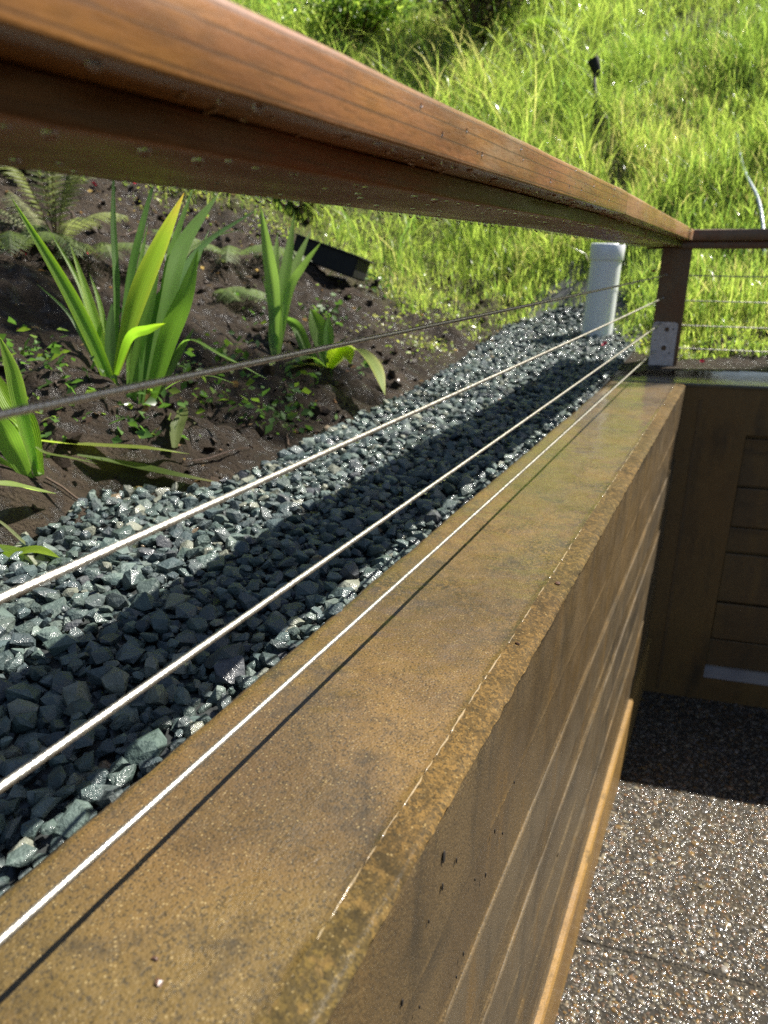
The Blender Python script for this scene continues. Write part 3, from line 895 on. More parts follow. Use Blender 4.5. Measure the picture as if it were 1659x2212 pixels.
# ------------------------------------------------------------------ gravel bed
bmb = bmesh.new()
gys = np.arange(-1.2, 4.31, 0.05)
bed_rows = []
for y in gys:
    xl = float(edge_x(y)) - 0.02
    row = []
    for k in range(14):
        x = xl + (-0.372 - xl) * k / 13
        z = gz(x, y) + 0.006 if y < 2.8 else gz(x, y) + 0.006
        row.append(Vector((x, y, z - (0.03, 0.012, 0)[min(k, 2)])))
    bed_rows.append(row)
bmb = extrude_profile(bed_rows, close_ring=False, cap=False)
BEDM = mat_simple('gravel_fines', (0.016, 0.019, 0.019), 0.6, 0, 0.3, 0.4, 120, 1.0)
bed = bm_obj('gravel_bed', bmb, BEDM, None, True)
tag(bed, 'bed of wet blue-grey crushed gravel between the wall and the mud', None, None, 'structure')
rs = np.random.default_rng(21)
svar = []
for k in range(26):
    sx = 1.0; sy = 0.62 + 0.3 * rs.random(); sz = 0.40 + 0.35 * rs.random()
    svar.append(stone_hull(rs, sx, sy, sz, 27, 0.55))
ST = np.array([(0.070, 0.104, 0.098), (0.053, 0.080, 0.082), (0.090, 0.126, 0.112), (0.040, 0.059, 0.064), (0.122, 0.156, 0.136), (0.060, 0.090, 0.078), (0.076, 0.098, 0.096)])
def in_bed(x, y):
    if x > -0.381: return False
    if x < float(edge_x(y)) + 0.02 * (rs.random() - 0.6): return False
    if y > 2.55 and y > float(far_y(np.array(x))) + 0.05 * (rs.random() - 0.2): return False
    return True
pts = []
cell = {}
def try_put(x, y, s, f):
    cs = 0.03
    ci, cj = int(x // cs), int(y // cs)
    for a in (-1, 0, 1):
        for b_ in (-1, 0, 1):
            for (x2, y2, s2) in cell.get((ci + a, cj + b_), ()):
                if (x - x2) ** 2 + (y - y2) ** 2 < (f * (s + s2)) ** 2: return False
    cell.setdefault((ci, cj), []).append((x, y, s)); return True
splace = []
for layer, (n_try, f, zoff) in enumerate(((26000, 0.76, 0.004), (22000, 0.78, 0.0125), (16000, 0.80, 0.005))):
    cell.clear()
    for _ in range(n_try):
        y = -0.15 + 4.35 * rs.random(); x = -1.05 + 0.68 * rs.random()
        if not in_bed(x, y): continue
        if layer == 1 and rs.random() < 0.35: continue
        if layer == 2 and x < -0.46 and rs.random() < 0.5: continue
        s = 0.0060 + 0.0092 * rs.random() ** 1.3
        if rs.random() < 0.05: s *= 1.3
        if layer == 2: s = 0.0035 + 0.003 * rs.random()
        elif y > 2.4: s = max(s, 0.009)
        if not try_put(x, y, s, f): continue
        z = gz(x, y) + zoff + 0.006 * rs.random()
        t = ST[rs.integers(len(ST))] * (0.75 + 0.55 * rs.random())
        u = rs.random()
        if u < 0.008: t = np.array((0.22, 0.16, 0.09))
        elif u < 0.07: t = np.array((0.20, 0.21, 0.16))
        elif u < 0.10: t = np.array((0.070, 0.076, 0.084))
        splace.append((int(rs.integers(26)), rot_matrix(rs, 0.33), (x, y, z), s * 1.08, t))
order = sorted(range(len(splace)), key=lambda i: -splace[i][3] / (np.linalg.norm(splace[i][2]) + (3 if abs(math.atan2(-splace[i][2][0], splace[i][2][1]) - AZ) > 0.52 else 0)))
smesh = {}
for n_i, i in enumerate(order[:300]):
    k, R, loc, s, t = splace[i]
    key = (k, n_i % 4)
    if key not in smesh:
        V, F = svar[k]
        smesh[key] = np_mesh('stone', V * 0.013, F.ravel(), np.full(len(F), 3), np.repeat(np.asarray(t)[None], len(V), 0), False)
        smesh[key].materials.append(GRAVELM)
    o = bpy.data.objects.new('stone', smesh[key])
    o.matrix_world = Matrix.Translation(loc) @ Matrix(R.tolist()).to_4x4() @ Matrix.Scale(s / 0.013, 4)
    COL.objects.link(o); o.parent = bed
rest = order[300:]
me = scatter_mesh('stones', svar, [splace[i][:4] for i in rest], [splace[i][4] for i in rest], False)
tag(mesh_obj('stones', me, GRAVELM, bed), None, None, None, 'stuff')

# ------------------------------------------------------------------ white cleanout pipe
def pipe():
    base = at(1286, 742, 2.98)
    base.z = gz(base.x, base.y) - 0.03
    root = empty('drain_pipe', base)
    root.rotation_euler = (math.radians(-1.0), math.radians(1.5), 0)
    tag(root, 'white plastic pipe with a flat cap standing upright in the gravel', 'pipe')
    R = 0.0615
    H = 0.398
    bm = bmesh.new()
    n = 40
    prof = [(R, 0.0), (R, H - 0.055)]
    for (ra, za), (rb, zb_) in zip(prof, prof[1:]):
        add_tube(bm, [(0, 0, za), (0, 0, zb_)], R, n, True)
    bm_obj('pipe_body', bm, PVC, root, False); smooth_by_angle(root.children[-1])
    bm = bmesh.new()
    rc_ = R + 0.0055
    pr = [(rc_ - 0.001, H - 0.062), (rc_, H - 0.060), (rc_ + 0.001, H - 0.006), (rc_ - 0.001, H - 0.002), (rc_ - 0.004, H), (0.0001, H + 0.001)]
    rings = [[bm.verts.new((r * math.cos(2 * PI * k / n), r * math.sin(2 * PI * k / n), z)) for k in range(n)] for r, z in [(R + 0.0003, H - 0.062)] + pr]
    for i in range(len(rings) - 1):
        for k in range(n): bm.faces.new((rings[i][k], rings[i][(k + 1) % n], rings[i + 1][(k + 1) % n], rings[i + 1][k]))
    o = bm_obj('pipe_cap', bm, PVC, root); smooth_by_angle(o)
pipe()

# ------------------------------------------------------------------ leaves
def leaf_mesh(name, ctrl, width, base_w=0.35, tip_w=0.0, fold=0.25, face=None, col=(0.09, 0.17, 0.02), col_tip=None, peak=0.45, n=18, across=6, twist=0.0, edge_col=None):
    """a strap leaf along control points (catmull-rom), width profile and a V fold along the midrib."""
    P_ = [Vector(c) for c in ctrl]
    P_ = [P_[0] * 2 - P_[1]] + P_ + [P_[-1] * 2 - P_[-2]]
    def cr(t):
        m = len(P_) - 3
        u = min(t * m, m - 1e-6); i = int(u); f = u - i
        a, b_, c, d = P_[i:i + 4]
        return 0.5 * ((2 * b_) + (c - a) * f + (2 * a - 5 * b_ + 4 * c - d) * f * f + (3 * b_ - a - 3 * c + d) * f ** 3)
    V, T, UV = [], [], []
    for k in range(n + 1):
        t = k / n
        p = cr(t); tan = (cr(min(1, t + 0.01)) - cr(max(0, t - 0.01))).normalized()
        nrm = Vector(face) if face is not None else (-p).normalized()
        side = tan.cross(nrm).normalized()
        nrm = side.cross(tan).normalized()
        if twist:
            Rm = Matrix.Rotation(twist * t, 3, tan); side = Rm @ side; nrm = Rm @ nrm
        if t < peak: w = base_w + (1 - base_w) * math.sin(t / peak * PI / 2)
        else: w = tip_w + (1 - tip_w) * max(0.0, 1 - ((t - peak) / (1 - peak)) ** 1.8)
        w *= width / 2
        for j in range(across + 1):
            s = 2 * j / across - 1
            V.append(p + side * (s * w) + nrm * (abs(s) * w * fold) + nrm * (0.012 * width * math.sin(9 * s)))
            c = Vector(col)
            if col_tip is not None: c = c.lerp(Vector(col_tip), max(0, (t - 0.62) / 0.38) ** 2.2)
            if edge_col is not None: c = c.lerp(Vector(edge_col), max(0, abs(s) - 0.55) / 0.45 * 0.9)
            T.append(c[:]); UV.append((j / across, t))
    F = []
    for k in range(n):
        for j in range(across):
            a = k * (across + 1) + j
            F.append((a, a + 1, a + across + 2, a + across + 1))
    me_ = np_mesh(name, np.array([v[:] for v in V]), np.array(F).ravel(), np.full(len(F), 4), np.array(T), True)
    uvl = me_.uv_layers.new(name='uv')
    li = np.zeros(len(me_.loops), np.int32); me_.loops.foreach_get('vertex_index', li)
    uvl.data.foreach_set('uv', np.array(UV)[li].astype(np.float32).ravel())
    return me_

def plant(name, label, cat, loc, group=None):
    r = empty(name, loc)
    tag(r, label, cat, group)
    return r

def add_leaf(root, me_, mat=BLADEM, name='leaf'):
    o = mesh_obj(name, me_, mat)
    o.parent = root
    o.matrix_parent_inverse = Matrix.Translation(-root.location)
    return o

def z1(x, y): return (x * 0.5, 329.2 + y * 0.5)        # a close-up's pixels to photo pixels
G1, G2, G3, GY_ = (0.085, 0.165, 0.018), (0.060, 0.125, 0.022), (0.120, 0.200, 0.022), (0.240, 0.240, 0.030)

# the big sword-leaf clump
bp = at(*z1(560, 1170), 1.50)
bp.z = gz(bp.x, bp.y)
iris = plant('sword_leaf_plant', 'large clump of broad green sword leaves with a yellowing leaf, left of the gravel', 'plant', bp)
D0 = (bp.dot(FW))
def sword(pix, w, ddep=(0, 0, 0, 0), **k):
    m = len(pix)
    pts = [at(*z1(*p), D0 + ddep[min(i, len(ddep) - 1)]) for i, p in enumerate(pix)]
    return leaf_mesh('leaf', pts, w * 0.66 * 0.5 * D0 / FPX * 1.0, **k)
S = []
S.append(sword([(530, 1180), (450, 930), (300, 610), (45, 190)], 90, (0, -.02, -.06, -.12), col=G1, edge_col=(0.17, 0.26, 0.02), peak=0.55))
S.append(sword([(525, 1170), (430, 860), (350, 580), (200, 315)], 46, (0, .01, .02, .03), col=G3, peak=0.4))
S.append(sword([(530, 1165), (440, 830), (380, 620), (302, 395)], 70, (0, 0, .0, .0), col=G3, peak=0.35, edge_col=(0.25, 0.30, 0.06)))
S.append(sword([(490, 980), (505, 620), (490, 300), (492, 20)], 44, (.03, .05, .08, .12), col=G2, base_w=0.6))
S.append(sword([(505, 960), (560, 560), (610, 330), (690, 40)], 52, (.03, .05, .06, .10), col=G2))
S.append(sword([(500, 960), (590, 640), (690, 400), (797, 172)], 118, (-.02, -.05, -.08, -.12), col=(0.125, 0.185, 0.022), col_tip=(0.30, 0.17, 0.05), edge_col=(0.19, 0.22, 0.030), peak=0.42, fold=0.35))
S.append(sword([(585, 1180), (690, 720), (745, 420), (842, 130)], 60, (0, .03, .06, .09), col=(0.08, 0.145, 0.03)))
S.append(sword([(610, 1170), (725, 640), (790, 400), (945, 178)], 105, (0, .02, .05, .10), col=(0.085, 0.150, 0.034), peak=0.55))
S.append(sword([(625, 1160), (720, 820), (800, 620), (857, 415)], 125, (-.01, -.04, -.06, -.07), col=(0.085, 0.155, 0.022), peak=0.45))
S.append(sword([(640, 1120), (760, 600), (880, 400), (1130, 235)], 42, (.02, .06, .10, .16), col=(0.075, 0.135, 0.050), peak=0.5))
S.append(sword([(650, 1100), (770, 520), (880, 385), (1045, 330)], 24, (.03, .08, .12, .16), col=(0.12, 0.16, 0.06), peak=0.4))
S.append(sword([(610, 1160), (640, 860), (660, 700), (720, 560)], 110, (0, .01, .02, .03), col=(0.050, 0.105, 0.018), peak=0.45))
S.append(sword([(500, 960), (560, 800), (640, 765), (716, 738)], 60, (-.03, -.06, -.09, -.10), col=(0.10, 0.18, 0.015), col_tip=(0.26, 0.34, 0.02), peak=0.5))
S.append(sword([(530, 1170), (488, 980), (476, 800), (484, 655)], 66, (0, -.01, -.01, 0), col=(0.035, 0.070, 0.016), peak=0.6, tip_w=0.15))
S.append(sword([(440, 960), (370, 830), (290, 690), (155, 565)], 22, (.03, .05, .06, .06), col=(0.07, 0.13, 0.04)))
S.append(sword([(690, 1000), (800, 815), (960, 880), (1155, 980)], 42, (.03, .02, -.02, -.06), col=(0.085, 0.150, 0.030), face=(0, 0, 1), peak=0.35))
S.append(sword([(690, 1040), (790, 980), (900, 965), (1015, 1000)], 26, (.02, -.02, -.05, -.08), col=(0.085, 0.150, 0.030), face=(0, 0, 1)))
S.append(sword([(640, 1150), (700, 1000), (770, 870), (842, 755)], 60, (.03, .03, .03, .03), col=(0.050, 0.085, 0.025)))
S.append(sword([(600, 1185), (632, 1100), (640, 1040), (630, 985)], 34, (-.03, -.03, -.03, -.03), col=(0.14, 0.085, 0.035), peak=0.5))
S.append(sword([(560, 1170), (560, 800), (600, 520), (640, 300)], 44, (.05, .06, .08, .10), col=(0.09, 0.16, 0.03)))
S.append(sword([(600, 1160), (690, 780), (720, 560), (735, 330)], 50, (.04, .06, .08, .10), col=(0.085, 0.15, 0.03)))
S.append(sword([(520, 1150), (470, 850), (430, 650), (385, 520)], 36, (.03, .04, .05, .06), col=(0.12, 0.20, 0.03)))
S.append(sword([(640, 1140), (760, 760), (840, 500), (905, 330)], 46, (.05, .08, .11, .14), col=(0.075, 0.14, 0.035)))
S.append(sword([(570, 1175), (590, 900), (650, 640), (690, 470)], 70, (.01, .0, .0, .01), col=(0.075, 0.14, 0.022)))
for m_ in S: add_leaf(iris, m_)

# the smaller sword-leaf plant behind
bp = at(*z1(1195, 870), 2.15); bp.z = gz(bp.x, bp.y)
if True:
    gpt = on_ground(*z1(1195, 880))
    D1 = gpt.dot(FW); bp = gpt
iris2 = plant('sword_leaf_plant', 'small fan of narrow pale green sword leaves in front of the black trough', 'plant', bp)
def sword2(pix, w, dd, D, **k):
    pts = [at(*z1(*p), D + dd * i / (len(pix) - 1)) for i, p in enumerate(pix)]
    return leaf_mesh('leaf', pts, w * 0.5 * D / FPX, **k)
LG = (0.115, 0.175, 0.050)
for pix, w, dd in (([(1190, 870), (1180, 600), (1155, 420), (1125, 225)], 58, -.1), ([(1195, 870), (1190, 620), (1190, 480), (1200, 345)], 44, .05), ([(1198, 870), (1215, 620), (1245, 450), (1272, 255)], 52, .02), ([(1200, 870), (1230, 640), (1280, 480), (1345, 335)], 46, .08), ([(1205, 870), (1250, 600), (1310, 490), (1390, 385)], 36, -.04), ([(1185, 880), (1175, 760), (1165, 660), (1135, 540)], 22, -.03), ([(1192, 900), (1190, 800), (1192, 700), (1195, 600)], 62, -.02)):
    add_leaf(iris2, sword2(pix, w, dd, D1, col=LG if w > 30 else (0.06, 0.12, 0.03), peak=0.4))

# the broad-leaved plant beside the gravel
gpt = on_ground(*z1(1425, 935)); D2 = gpt.dot(FW)
lily = plant('broad_leaf_plant', 'low plant with broad yellow-green leaves, one drooping towards the gravel', 'plant', gpt)
for pix, w, dd, col, kw in (
        ([(1415, 930), (1395, 820), (1370, 740), (1340, 675)], 84, 0.04, (0.085, 0.150, 0.022), {}),
        ([(1420, 930), (1420, 840), (1420, 770), (1418, 700)], 46, 0.02, (0.085, 0.150, 0.030), {}),
        ([(1400, 930), (1330, 860), (1280, 750), (1212, 710)], 52, 0.08, (0.065, 0.120, 0.025), {}),
        ([(1430, 930), (1520, 850), (1610, 920), (1664, 1050)], 92, -0.22, (0.150, 0.190, 0.050), dict(face=(0.3, 0.2, 1), edge_col=(0.30, 0.30, 0.10))),
        ([(1425, 930), (1450, 870), (1500, 865), (1515, 915)], 74, -0.12, (0.200, 0.270, 0.015), {}),
        ([(1410, 930), (1350, 890), (1290, 900), (1225, 918)], 50, -0.08, (0.100, 0.160, 0.030), dict(face=(0, 0, 1))),
        ([(1410, 935), (1340, 915), (1280, 925), (1240, 925)], 34, -0.10, (0.110, 0.100, 0.035), dict(face=(0, 0, 1))),
        ([(1420, 930), (1390, 1000), (1360, 1070), (1345, 1115)], 92, -0.10, (0.030, 0.055, 0.018), {})):  # hanging leaf: its shadow is put into the dark leaf colour
    add_leaf(lily, sword2(pix, w, dd, D2, col=col, peak=0.5, fold=0.3, **kw))

# left-hand clump at the frame's edge, growing on the soil mound
gpt = on_ground(70, 1035); D3 = gpt.dot(FW)
left = plant('sword_leaf_plant', 'bright sword leaves growing on the soil mound at the left edge', 'plant', gpt)
for pix, w, dd, col, kw in (
        ([(160, 1400), (95, 1130), (55, 950), (-5, 790)], 66, -0.06, (0.110, 0.185, 0.030), dict(edge_col=(0.2, 0.27, 0.06))),
        ([(175, 1395), (120, 1180), (40, 1080), (-60, 900)], 92, 0.0, (0.130, 0.210, 0.015), {}),
        ([(180, 1390), (120, 1230), (60, 1100), (0, 1010)], 64, 0.05, (0.095, 0.165, 0.020), {}),
        ([(130, 1430), (60, 1290), (0, 1180), (-120, 1040)], 96, -0.08, (0.105, 0.180, 0.030), {}),
        ([(165, 1400), (130, 1250), (100, 1120), (95, 1010)], 70, 0.03, (0.090, 0.155, 0.030), {}),
        ([(100, 1430), (40, 1390), (-40, 1330), (-120, 1310)], 70, -0.05, (0.085, 0.150, 0.022), {}),
        ([(150, 1270), (200, 1300), (300, 1320), (420, 1345)], 22, -0.02, (0.090, 0.120, 0.030), dict(face=(0, 0, 1)))):
    add_leaf(left, sword2(pix, w, dd, D3, col=col, peak=0.5, **kw))
gpt = on_ground(60, 1215); D4 = gpt.dot(FW)
low = plant('broad_leaf_plant', 'low drooping green leaves at the left edge beside the gravel', 'plant', gpt)
for pix, w, dd, col in (
        ([(-60, 1430), (60, 1440), (150, 1460), (242, 1474)], 78, 0.10, (0.150, 0.200, 0.060)),
        ([(-80, 1700), (0, 1720), (120, 1745), (235, 1760)], 70, 0.0, (0.090, 0.140, 0.020)),
        ([(-60, 1760), (40, 1740), (160, 1720), (260, 1752)], 60, -0.05, (0.140, 0.200, 0.020)),
        ([(-60, 1560), (20, 1610), (110, 1690), (190, 1740)], 16, 0.03, (0.120, 0.140, 0.060))):
    add_leaf(low, sword2(pix, w, dd, D4, col=col, peak=0.5, face=(0.2, -0.2, 1)))

# fallen leaves on the mud
def ground_leaf(pix, w, col, label, lift=0.012, mat=BLADEM, **kw):
    pts = []
    for p in pix:
        g = on_ground(*p); pts.append(g + Vector((0, 0, lift)))
    me_ = leaf_mesh('fallen_leaf', pts, w, col=col, face=(0, 0, 1), **kw)
    o = mesh_obj('fallen_leaf', me_, mat)
    tag(o, label, 'leaf', None)
    return o
ground_leaf([(42, 983), (130, 992), (240, 1000), (330, 1006), (412, 1012)], 0.024, (0.120, 0.150, 0.030), 'long green and cream strap leaf fallen across the mud beside the mound', 0.028, col_tip=(0.10, 0.13, 0.03), peak=0.6)
ground_leaf([(170, 1004), (280, 1024), (380, 1045), (478, 1062)], 0.030, (0.050, 0.075, 0.018), 'dark wilted strap leaf lying at the edge of the gravel', 0.016, col_tip=(0.16, 0.15, 0.06), peak=0.4)
ground_leaf([(405, 1011), (450, 1004), (510, 985), (565, 976)], 0.006, (0.060, 0.032, 0.022), 'thin brown stalk lying on the mud above the gravel', 0.012, peak=0.3)
ground_leaf([(380, 990), (385, 950), (395, 920), (400, 890)], 0.030, (0.080, 0.100, 0.035), 'short dull green leaf stub standing out of the mud', 0.02, peak=0.5)

# crumbs of soil and small stones lying on the mud
cv = [stone_hull(rs, 1, 0.8, 0.65, 12, 0.5) for _ in range(12)]
cpl, cti = [], []
for _ in range(5200):
    x = -2.7 + 1.95 * rs.random(); y = 0.25 + 3.4 * rs.random()
    if x > float(edge_x(y)) - 0.01 + 0.05 * rs.random() ** 3: continue
    if float(vnoise(np.array([x * 5]), np.array([y * 5]), 151)[0]) < -0.15: continue
    s_ = 0.002 + 0.020 * rs.random() ** 7
    cpl.append((int(rs.integers(12)), rot_matrix(rs, 0.5), (x, y, gz(x, y) + s_ * 0.3), s_))
    cti.append(np.array((0.040, 0.027, 0.018)) * (0.5 + 0.9 * rs.random()))
CRUMBM = mat_stone('wet_soil_crumb', 0.5, 0.75, 0.12, 120, 0.8, 0.26, 0.15)
tag(mesh_obj('soil_crumbs', scatter_mesh('soil_crumbs', cv, cpl, cti, False), CRUMBM), 'crumbs of wet soil scattered over the mud', 'soil', None, 'stuff')

bm = bmesh.new()
for _ in range(70):
    x = -2.3 + 1.5 * rs.random(); y = 0.5 + 2.6 * rs.random()
    if x > float(edge_x(y)) + 0.03: continue
    a = rs.random() * 2 * PI; L = 0.03 + 0.11 * rs.random() ** 2
    pts_ = []
    for k in range(5):
        u = k / 4 - 0.5
        xx_, yy_ = x + math.cos(a) * L * u + 0.004 * rs.normal(), y + math.sin(a) * L * u + 0.004 * rs.normal()
        pts_.append((xx_, yy_, gz(xx_, yy_) + 0.005 + 0.004 * rs.random()))
    add_tube(bm, pts_, [0.0022, 0.0020, 0.0017, 0.0013, 0.0007], 5)
tag(bm_obj('twigs', bm, BARK, None, True), 'thin dead twigs lying on the mud', 'twigs', None, 'stuff')

# ------------------------------------------------------------------ ferns
def fern_frond(p0, p1, p2, width, npin=26, col=(0.09, 0.125, 0.035), seed=0):
    r = random.Random(seed)
    V, F, T = [], [], []
    P0, P1, P2 = Vector(p0), Vector(p1), Vector(p2)
    def q(t): return P0 * (1 - t) ** 2 + P1 * 2 * t * (1 - t) + P2 * t * t
    for k in range(npin):
        t = 0.12 + 0.88 * k / (npin - 1)
        p = q(t); tan = (q(min(1, t + .02)) - q(max(0, t - .02))).normalized()
        side = tan.cross(Vector((0, 0, 1)))
        side = side.normalized() if side.length > 1e-3 else Vector((1, 0, 0))
        up = side.cross(tan).normalized()
        L = width * math.sin(PI * min(1, 0.18 + 0.82 * (1 - t))) ** 0.8 * (0.85 + 0.3 * r.random())
        if t > 0.9: L *= (1 - t) / 0.1 + 0.15
        for sg in (-1, 1):
            d = (side * sg + tan * 0.45 - up * (0.15 + 0.25 * r.random())).normalized()
            cc = Vector(col) * (0.75 + 0.5 * r.random())
            # a pinna with small lobes: a row of toothed leaflets
            nl = 5
            wv = tan * (width * 0.17)
            b0 = len(V)
            for j in range(nl + 1):
                u = j / nl
                wj = (1 - u) ** 0.7 * (1.0 if j % 2 == 0 else 0.62)
                c0 = p + d * (L * u) - up * (L * 0.25 * u * u)
                V.append((c0 + wv * wj * 0.5)[:]); V.append((c0 - wv * wj * 0.5)[:])
                T.append(cc[:]); T.append(cc[:])
            for j in range(nl):
                a = b0 + 2 * j
                F.append((a, a + 1, a + 3, a + 2))
    # rachis
    n = 10; b0 = len(V)
    for k in range(n + 1):
        p = q(k / n); w = 0.0016 * (1 - 0.7 * k / n)
        for a in (0, 2.1, 4.2):
            V.append((p + Vector((math.cos(a) * w, math.sin(a) * w, w * 0.6 * math.sin(a + 1))))[:]); T.append((0.10, 0.07, 0.03))
    for k in range(n):
        for a in range(3):
            i = b0 + 3 * k + a; j = b0 + 3 * k + (a + 1) % 3
            F.append((i, j, j + 3, i + 3))
    return np_mesh('frond', np.array(V), np.array(F).ravel(), np.full(len(F), 4), np.array(T), True)

def fern(label, loc, fronds, col, seed=0, endk=0.25):
    root = plant('fern', label, 'fern', loc)
    for k, (az, length, rise, wd) in enumerate(fronds):
        d = Vector((math.cos(az), math.sin(az), 0))
        p0 = Vector(loc)
        p1 = p0 + d * length * 0.45 + Vector((0, 0, rise))
        p2 = p0 + d * length
        p2.z = max(gz(p2.x, p2.y) + 0.03, p0.z + rise * endk - 0.10 * length)
        add_leaf(root, fern_frond(p0, p1, p2, wd, 26, col, seed * 50 + k), FERNM, 'frond')
    return root
g = on_ground(125, 545)
fern('large pale fern with upright and drooping fronds at the upper left of the mud', g, [(k * 0.72 + 0.2, 0.10 + 0.07 * math.sin(k * 2.3) ** 2, 0.34 + 0.06 * math.cos(k * 1.7), 0.055) for k in range(12)] + [(2.9, 0.26, 0.10, 0.055), (3.6, 0.24, 0.12, 0.055), (-0.3, 0.25, 0.12, 0.055), (0.3, 0.24, 0.14, 0.055)], (0.135, 0.150, 0.070), 1, 0.85)
g = on_ground(35, 560)
fern('small fern with drooping fronds at the left edge below the larger fern', g, [(k * 0.9 - 1.6, 0.22, 0.14, 0.055) for k in range(5)], (0.085, 0.115, 0.040), 2)
g = on_ground(215, 560)
fern('little drooping fern behind the large sword-leaf clump', g, [(k * 0.7 - 2.0, 0.22, 0.09, 0.055) for k in range(5)], (0.085, 0.110, 0.045), 3)
g = on_ground(505, 560)
fern('narrow fern hanging beside the left end of the black trough', g, [(k * 0.8 - 2.6, 0.30, 0.10, 0.065) for k in range(6)], (0.080, 0.110, 0.040), 4)
g = on_ground(460, 640)
fern('flat fern frond low on the dark mud between the two sword-leaf plants', g, [(-0.5 + k * 0.6, 0.20, 0.05, 0.050) for k in range(4)], (0.075, 0.105, 0.035), 5)
g = on_ground(1085, 105)
fern('bright fern frond leaning out beside the dark shrub on the hill', g, [(-0.2 + k * 0.8, 0.55, 0.30, 0.10) for k in range(5)], (0.125, 0.190, 0.025), 6)

# ------------------------------------------------------------------ black trough behind the small plant
def trough():
    a = on_ground(560, 545); b_ = on_ground(762, 590)
    a = at(636, 532, 2.95); D = 2.95
    b_ = at(766, 580, D - 0.06)
    ax = (b_ - a); L = ax.length; ax.normalize()
    mid = (a + b_) / 2 + Vector((0, 0, 0.004))
    root = empty('planting_trough', mid)
    tag(root, 'black plastic trough tilted in the soil behind the small sword-leaf plant', 'planter')
    nrm = Vector((0.40, -0.90, 0.05)); nrm = (nrm - ax * nrm.dot(ax)).normalized()
    up = nrm.cross(ax).normalized()
    if up.z < 0: up = -up
    M = Matrix((ax, up, nrm)).transposed().to_4x4()
    def part(name, boxes):
        bm = bmesh.new()
        for bx in boxes: add_box(bm, *bx, bevel=0.003, M=Matrix.Translation(mid) @ M)
        o = bm_obj(name, bm, BLACK)
        o.parent = root; o.matrix_parent_inverse = Matrix.Translation(-mid)
    h, dp = 0.078, 0.15
    part('front_panel', [(-L / 2, L / 2, -h / 2, h / 2, -0.004, 0.0)])
    part('back_panel', [(-L / 2, L / 2, -h / 2, h / 2, -dp, -dp + 0.004)])
    part('bottom_panel', [(-L / 2, L / 2, -h / 2 - 0.004, -h / 2, -dp, 0.0)])
    part('end_panel', [(-L / 2 - 0.004, -L / 2, -h / 2, h / 2, -dp, 0)])
    part('end_panel', [(L / 2, L / 2 + 0.004, -h / 2, h / 2, -dp, 0)])
    part('rim', [(-L / 2 - 0.008, L / 2 + 0.008, h / 2, h / 2 + 0.008, -0.006, 0.008), (-L / 2 - 0.008, L / 2 + 0.008, h / 2, h / 2 + 0.008, -dp - 0.004, -dp + 0.008), (L / 2, L / 2 + 0.012, h / 2, h / 2 + 0.008, -dp, 0.004)])
    return mid, L
TM, TL = trough()

# ------------------------------------------------------------------ path light on the hill
def path_light():
    g = on_ground(1286, 268)
    D = g.dot(FW)
    root = empty('path_light', g)
    tag(root, 'black garden spotlight on a thin stake in the grass of the hill', 'garden light')
    top = at(1284, 160, D) - g
    bm = bmesh.new(); add_tube(bm, [(0, 0, -0.03), tuple(top * 0.5 + Vector((0.002, 0, 0))), tuple(top)], [0.010, 0.010, 0.010], 8); bm_obj('stake', bm, BLACK, root, True)
    c = at(1285, 142, D) - g
    axis_ = (RT * -0.42 + Vector((0, 0, 1)) * 0.9).normalized()
    bm = bmesh.new()
    prof = [(a * 0.72, r * 0.66) for a, r in [(-0.066, 0.022), (-0.060, 0.040), (-0.01, 0.046), (0.050, 0.052), (0.058, 0.050), (0.056, 0.044), (0.030, 0.040)]]
    add_tube(bm, [c + axis_ * a for a, _ in prof], [r for _, r in prof], 16)
    o = bm_obj('lamp_head', bm, BLACK, root); smooth_by_angle(o)
    bm = bmesh.new(); add_tube(bm, [c + axis_ * 0.030, c + axis_ * 0.034], [0.0285, 0.0285], 16); bm_obj('lens', bm, mat_simple('smoked_lens', (0.20, 0.23, 0.26), 0.12, 0, 0.6), root)
    bm = bmesh.new(); add_tube(bm, [tuple(top), tuple(c - axis_ * 0.05)], [0.012, 0.016], 8); bm_obj('swivel_joint', bm, BLACK, root, True)
path_light()
LG_ = on_ground(1286, 268)

# ------------------------------------------------------------------ hose in the grass
hp = [on_ground(*p) + Vector((0, 0, h_)) for p, h_ in (((1588, 300), 0.03), ((1592, 345), 0.05), ((1600, 400), 0.07), ((1612, 440), 0.09), ((1628, 480), 0.10), ((1640, 520), 0.08), ((1650, 580), 0.02))]
bm = bmesh.new()
hh = []
for i in range(len(hp) - 1):
    for k in range(5):
        hh.append(hp[i].lerp(hp[i + 1], k / 5))
hh.append(hp[-1])
hh = [sum((hh[max(0, min(len(hh) - 1, i + d))] for d in (-2, -1, 0, 1, 2)), Vector()) / 5 for i in range(len(hh))]
add_tube(bm, hh, 0.008, 10)
tag(bm_obj('hose', bm, HOSEM, None, True), 'thin pale blue hose running down through the grass at the right', 'hose')

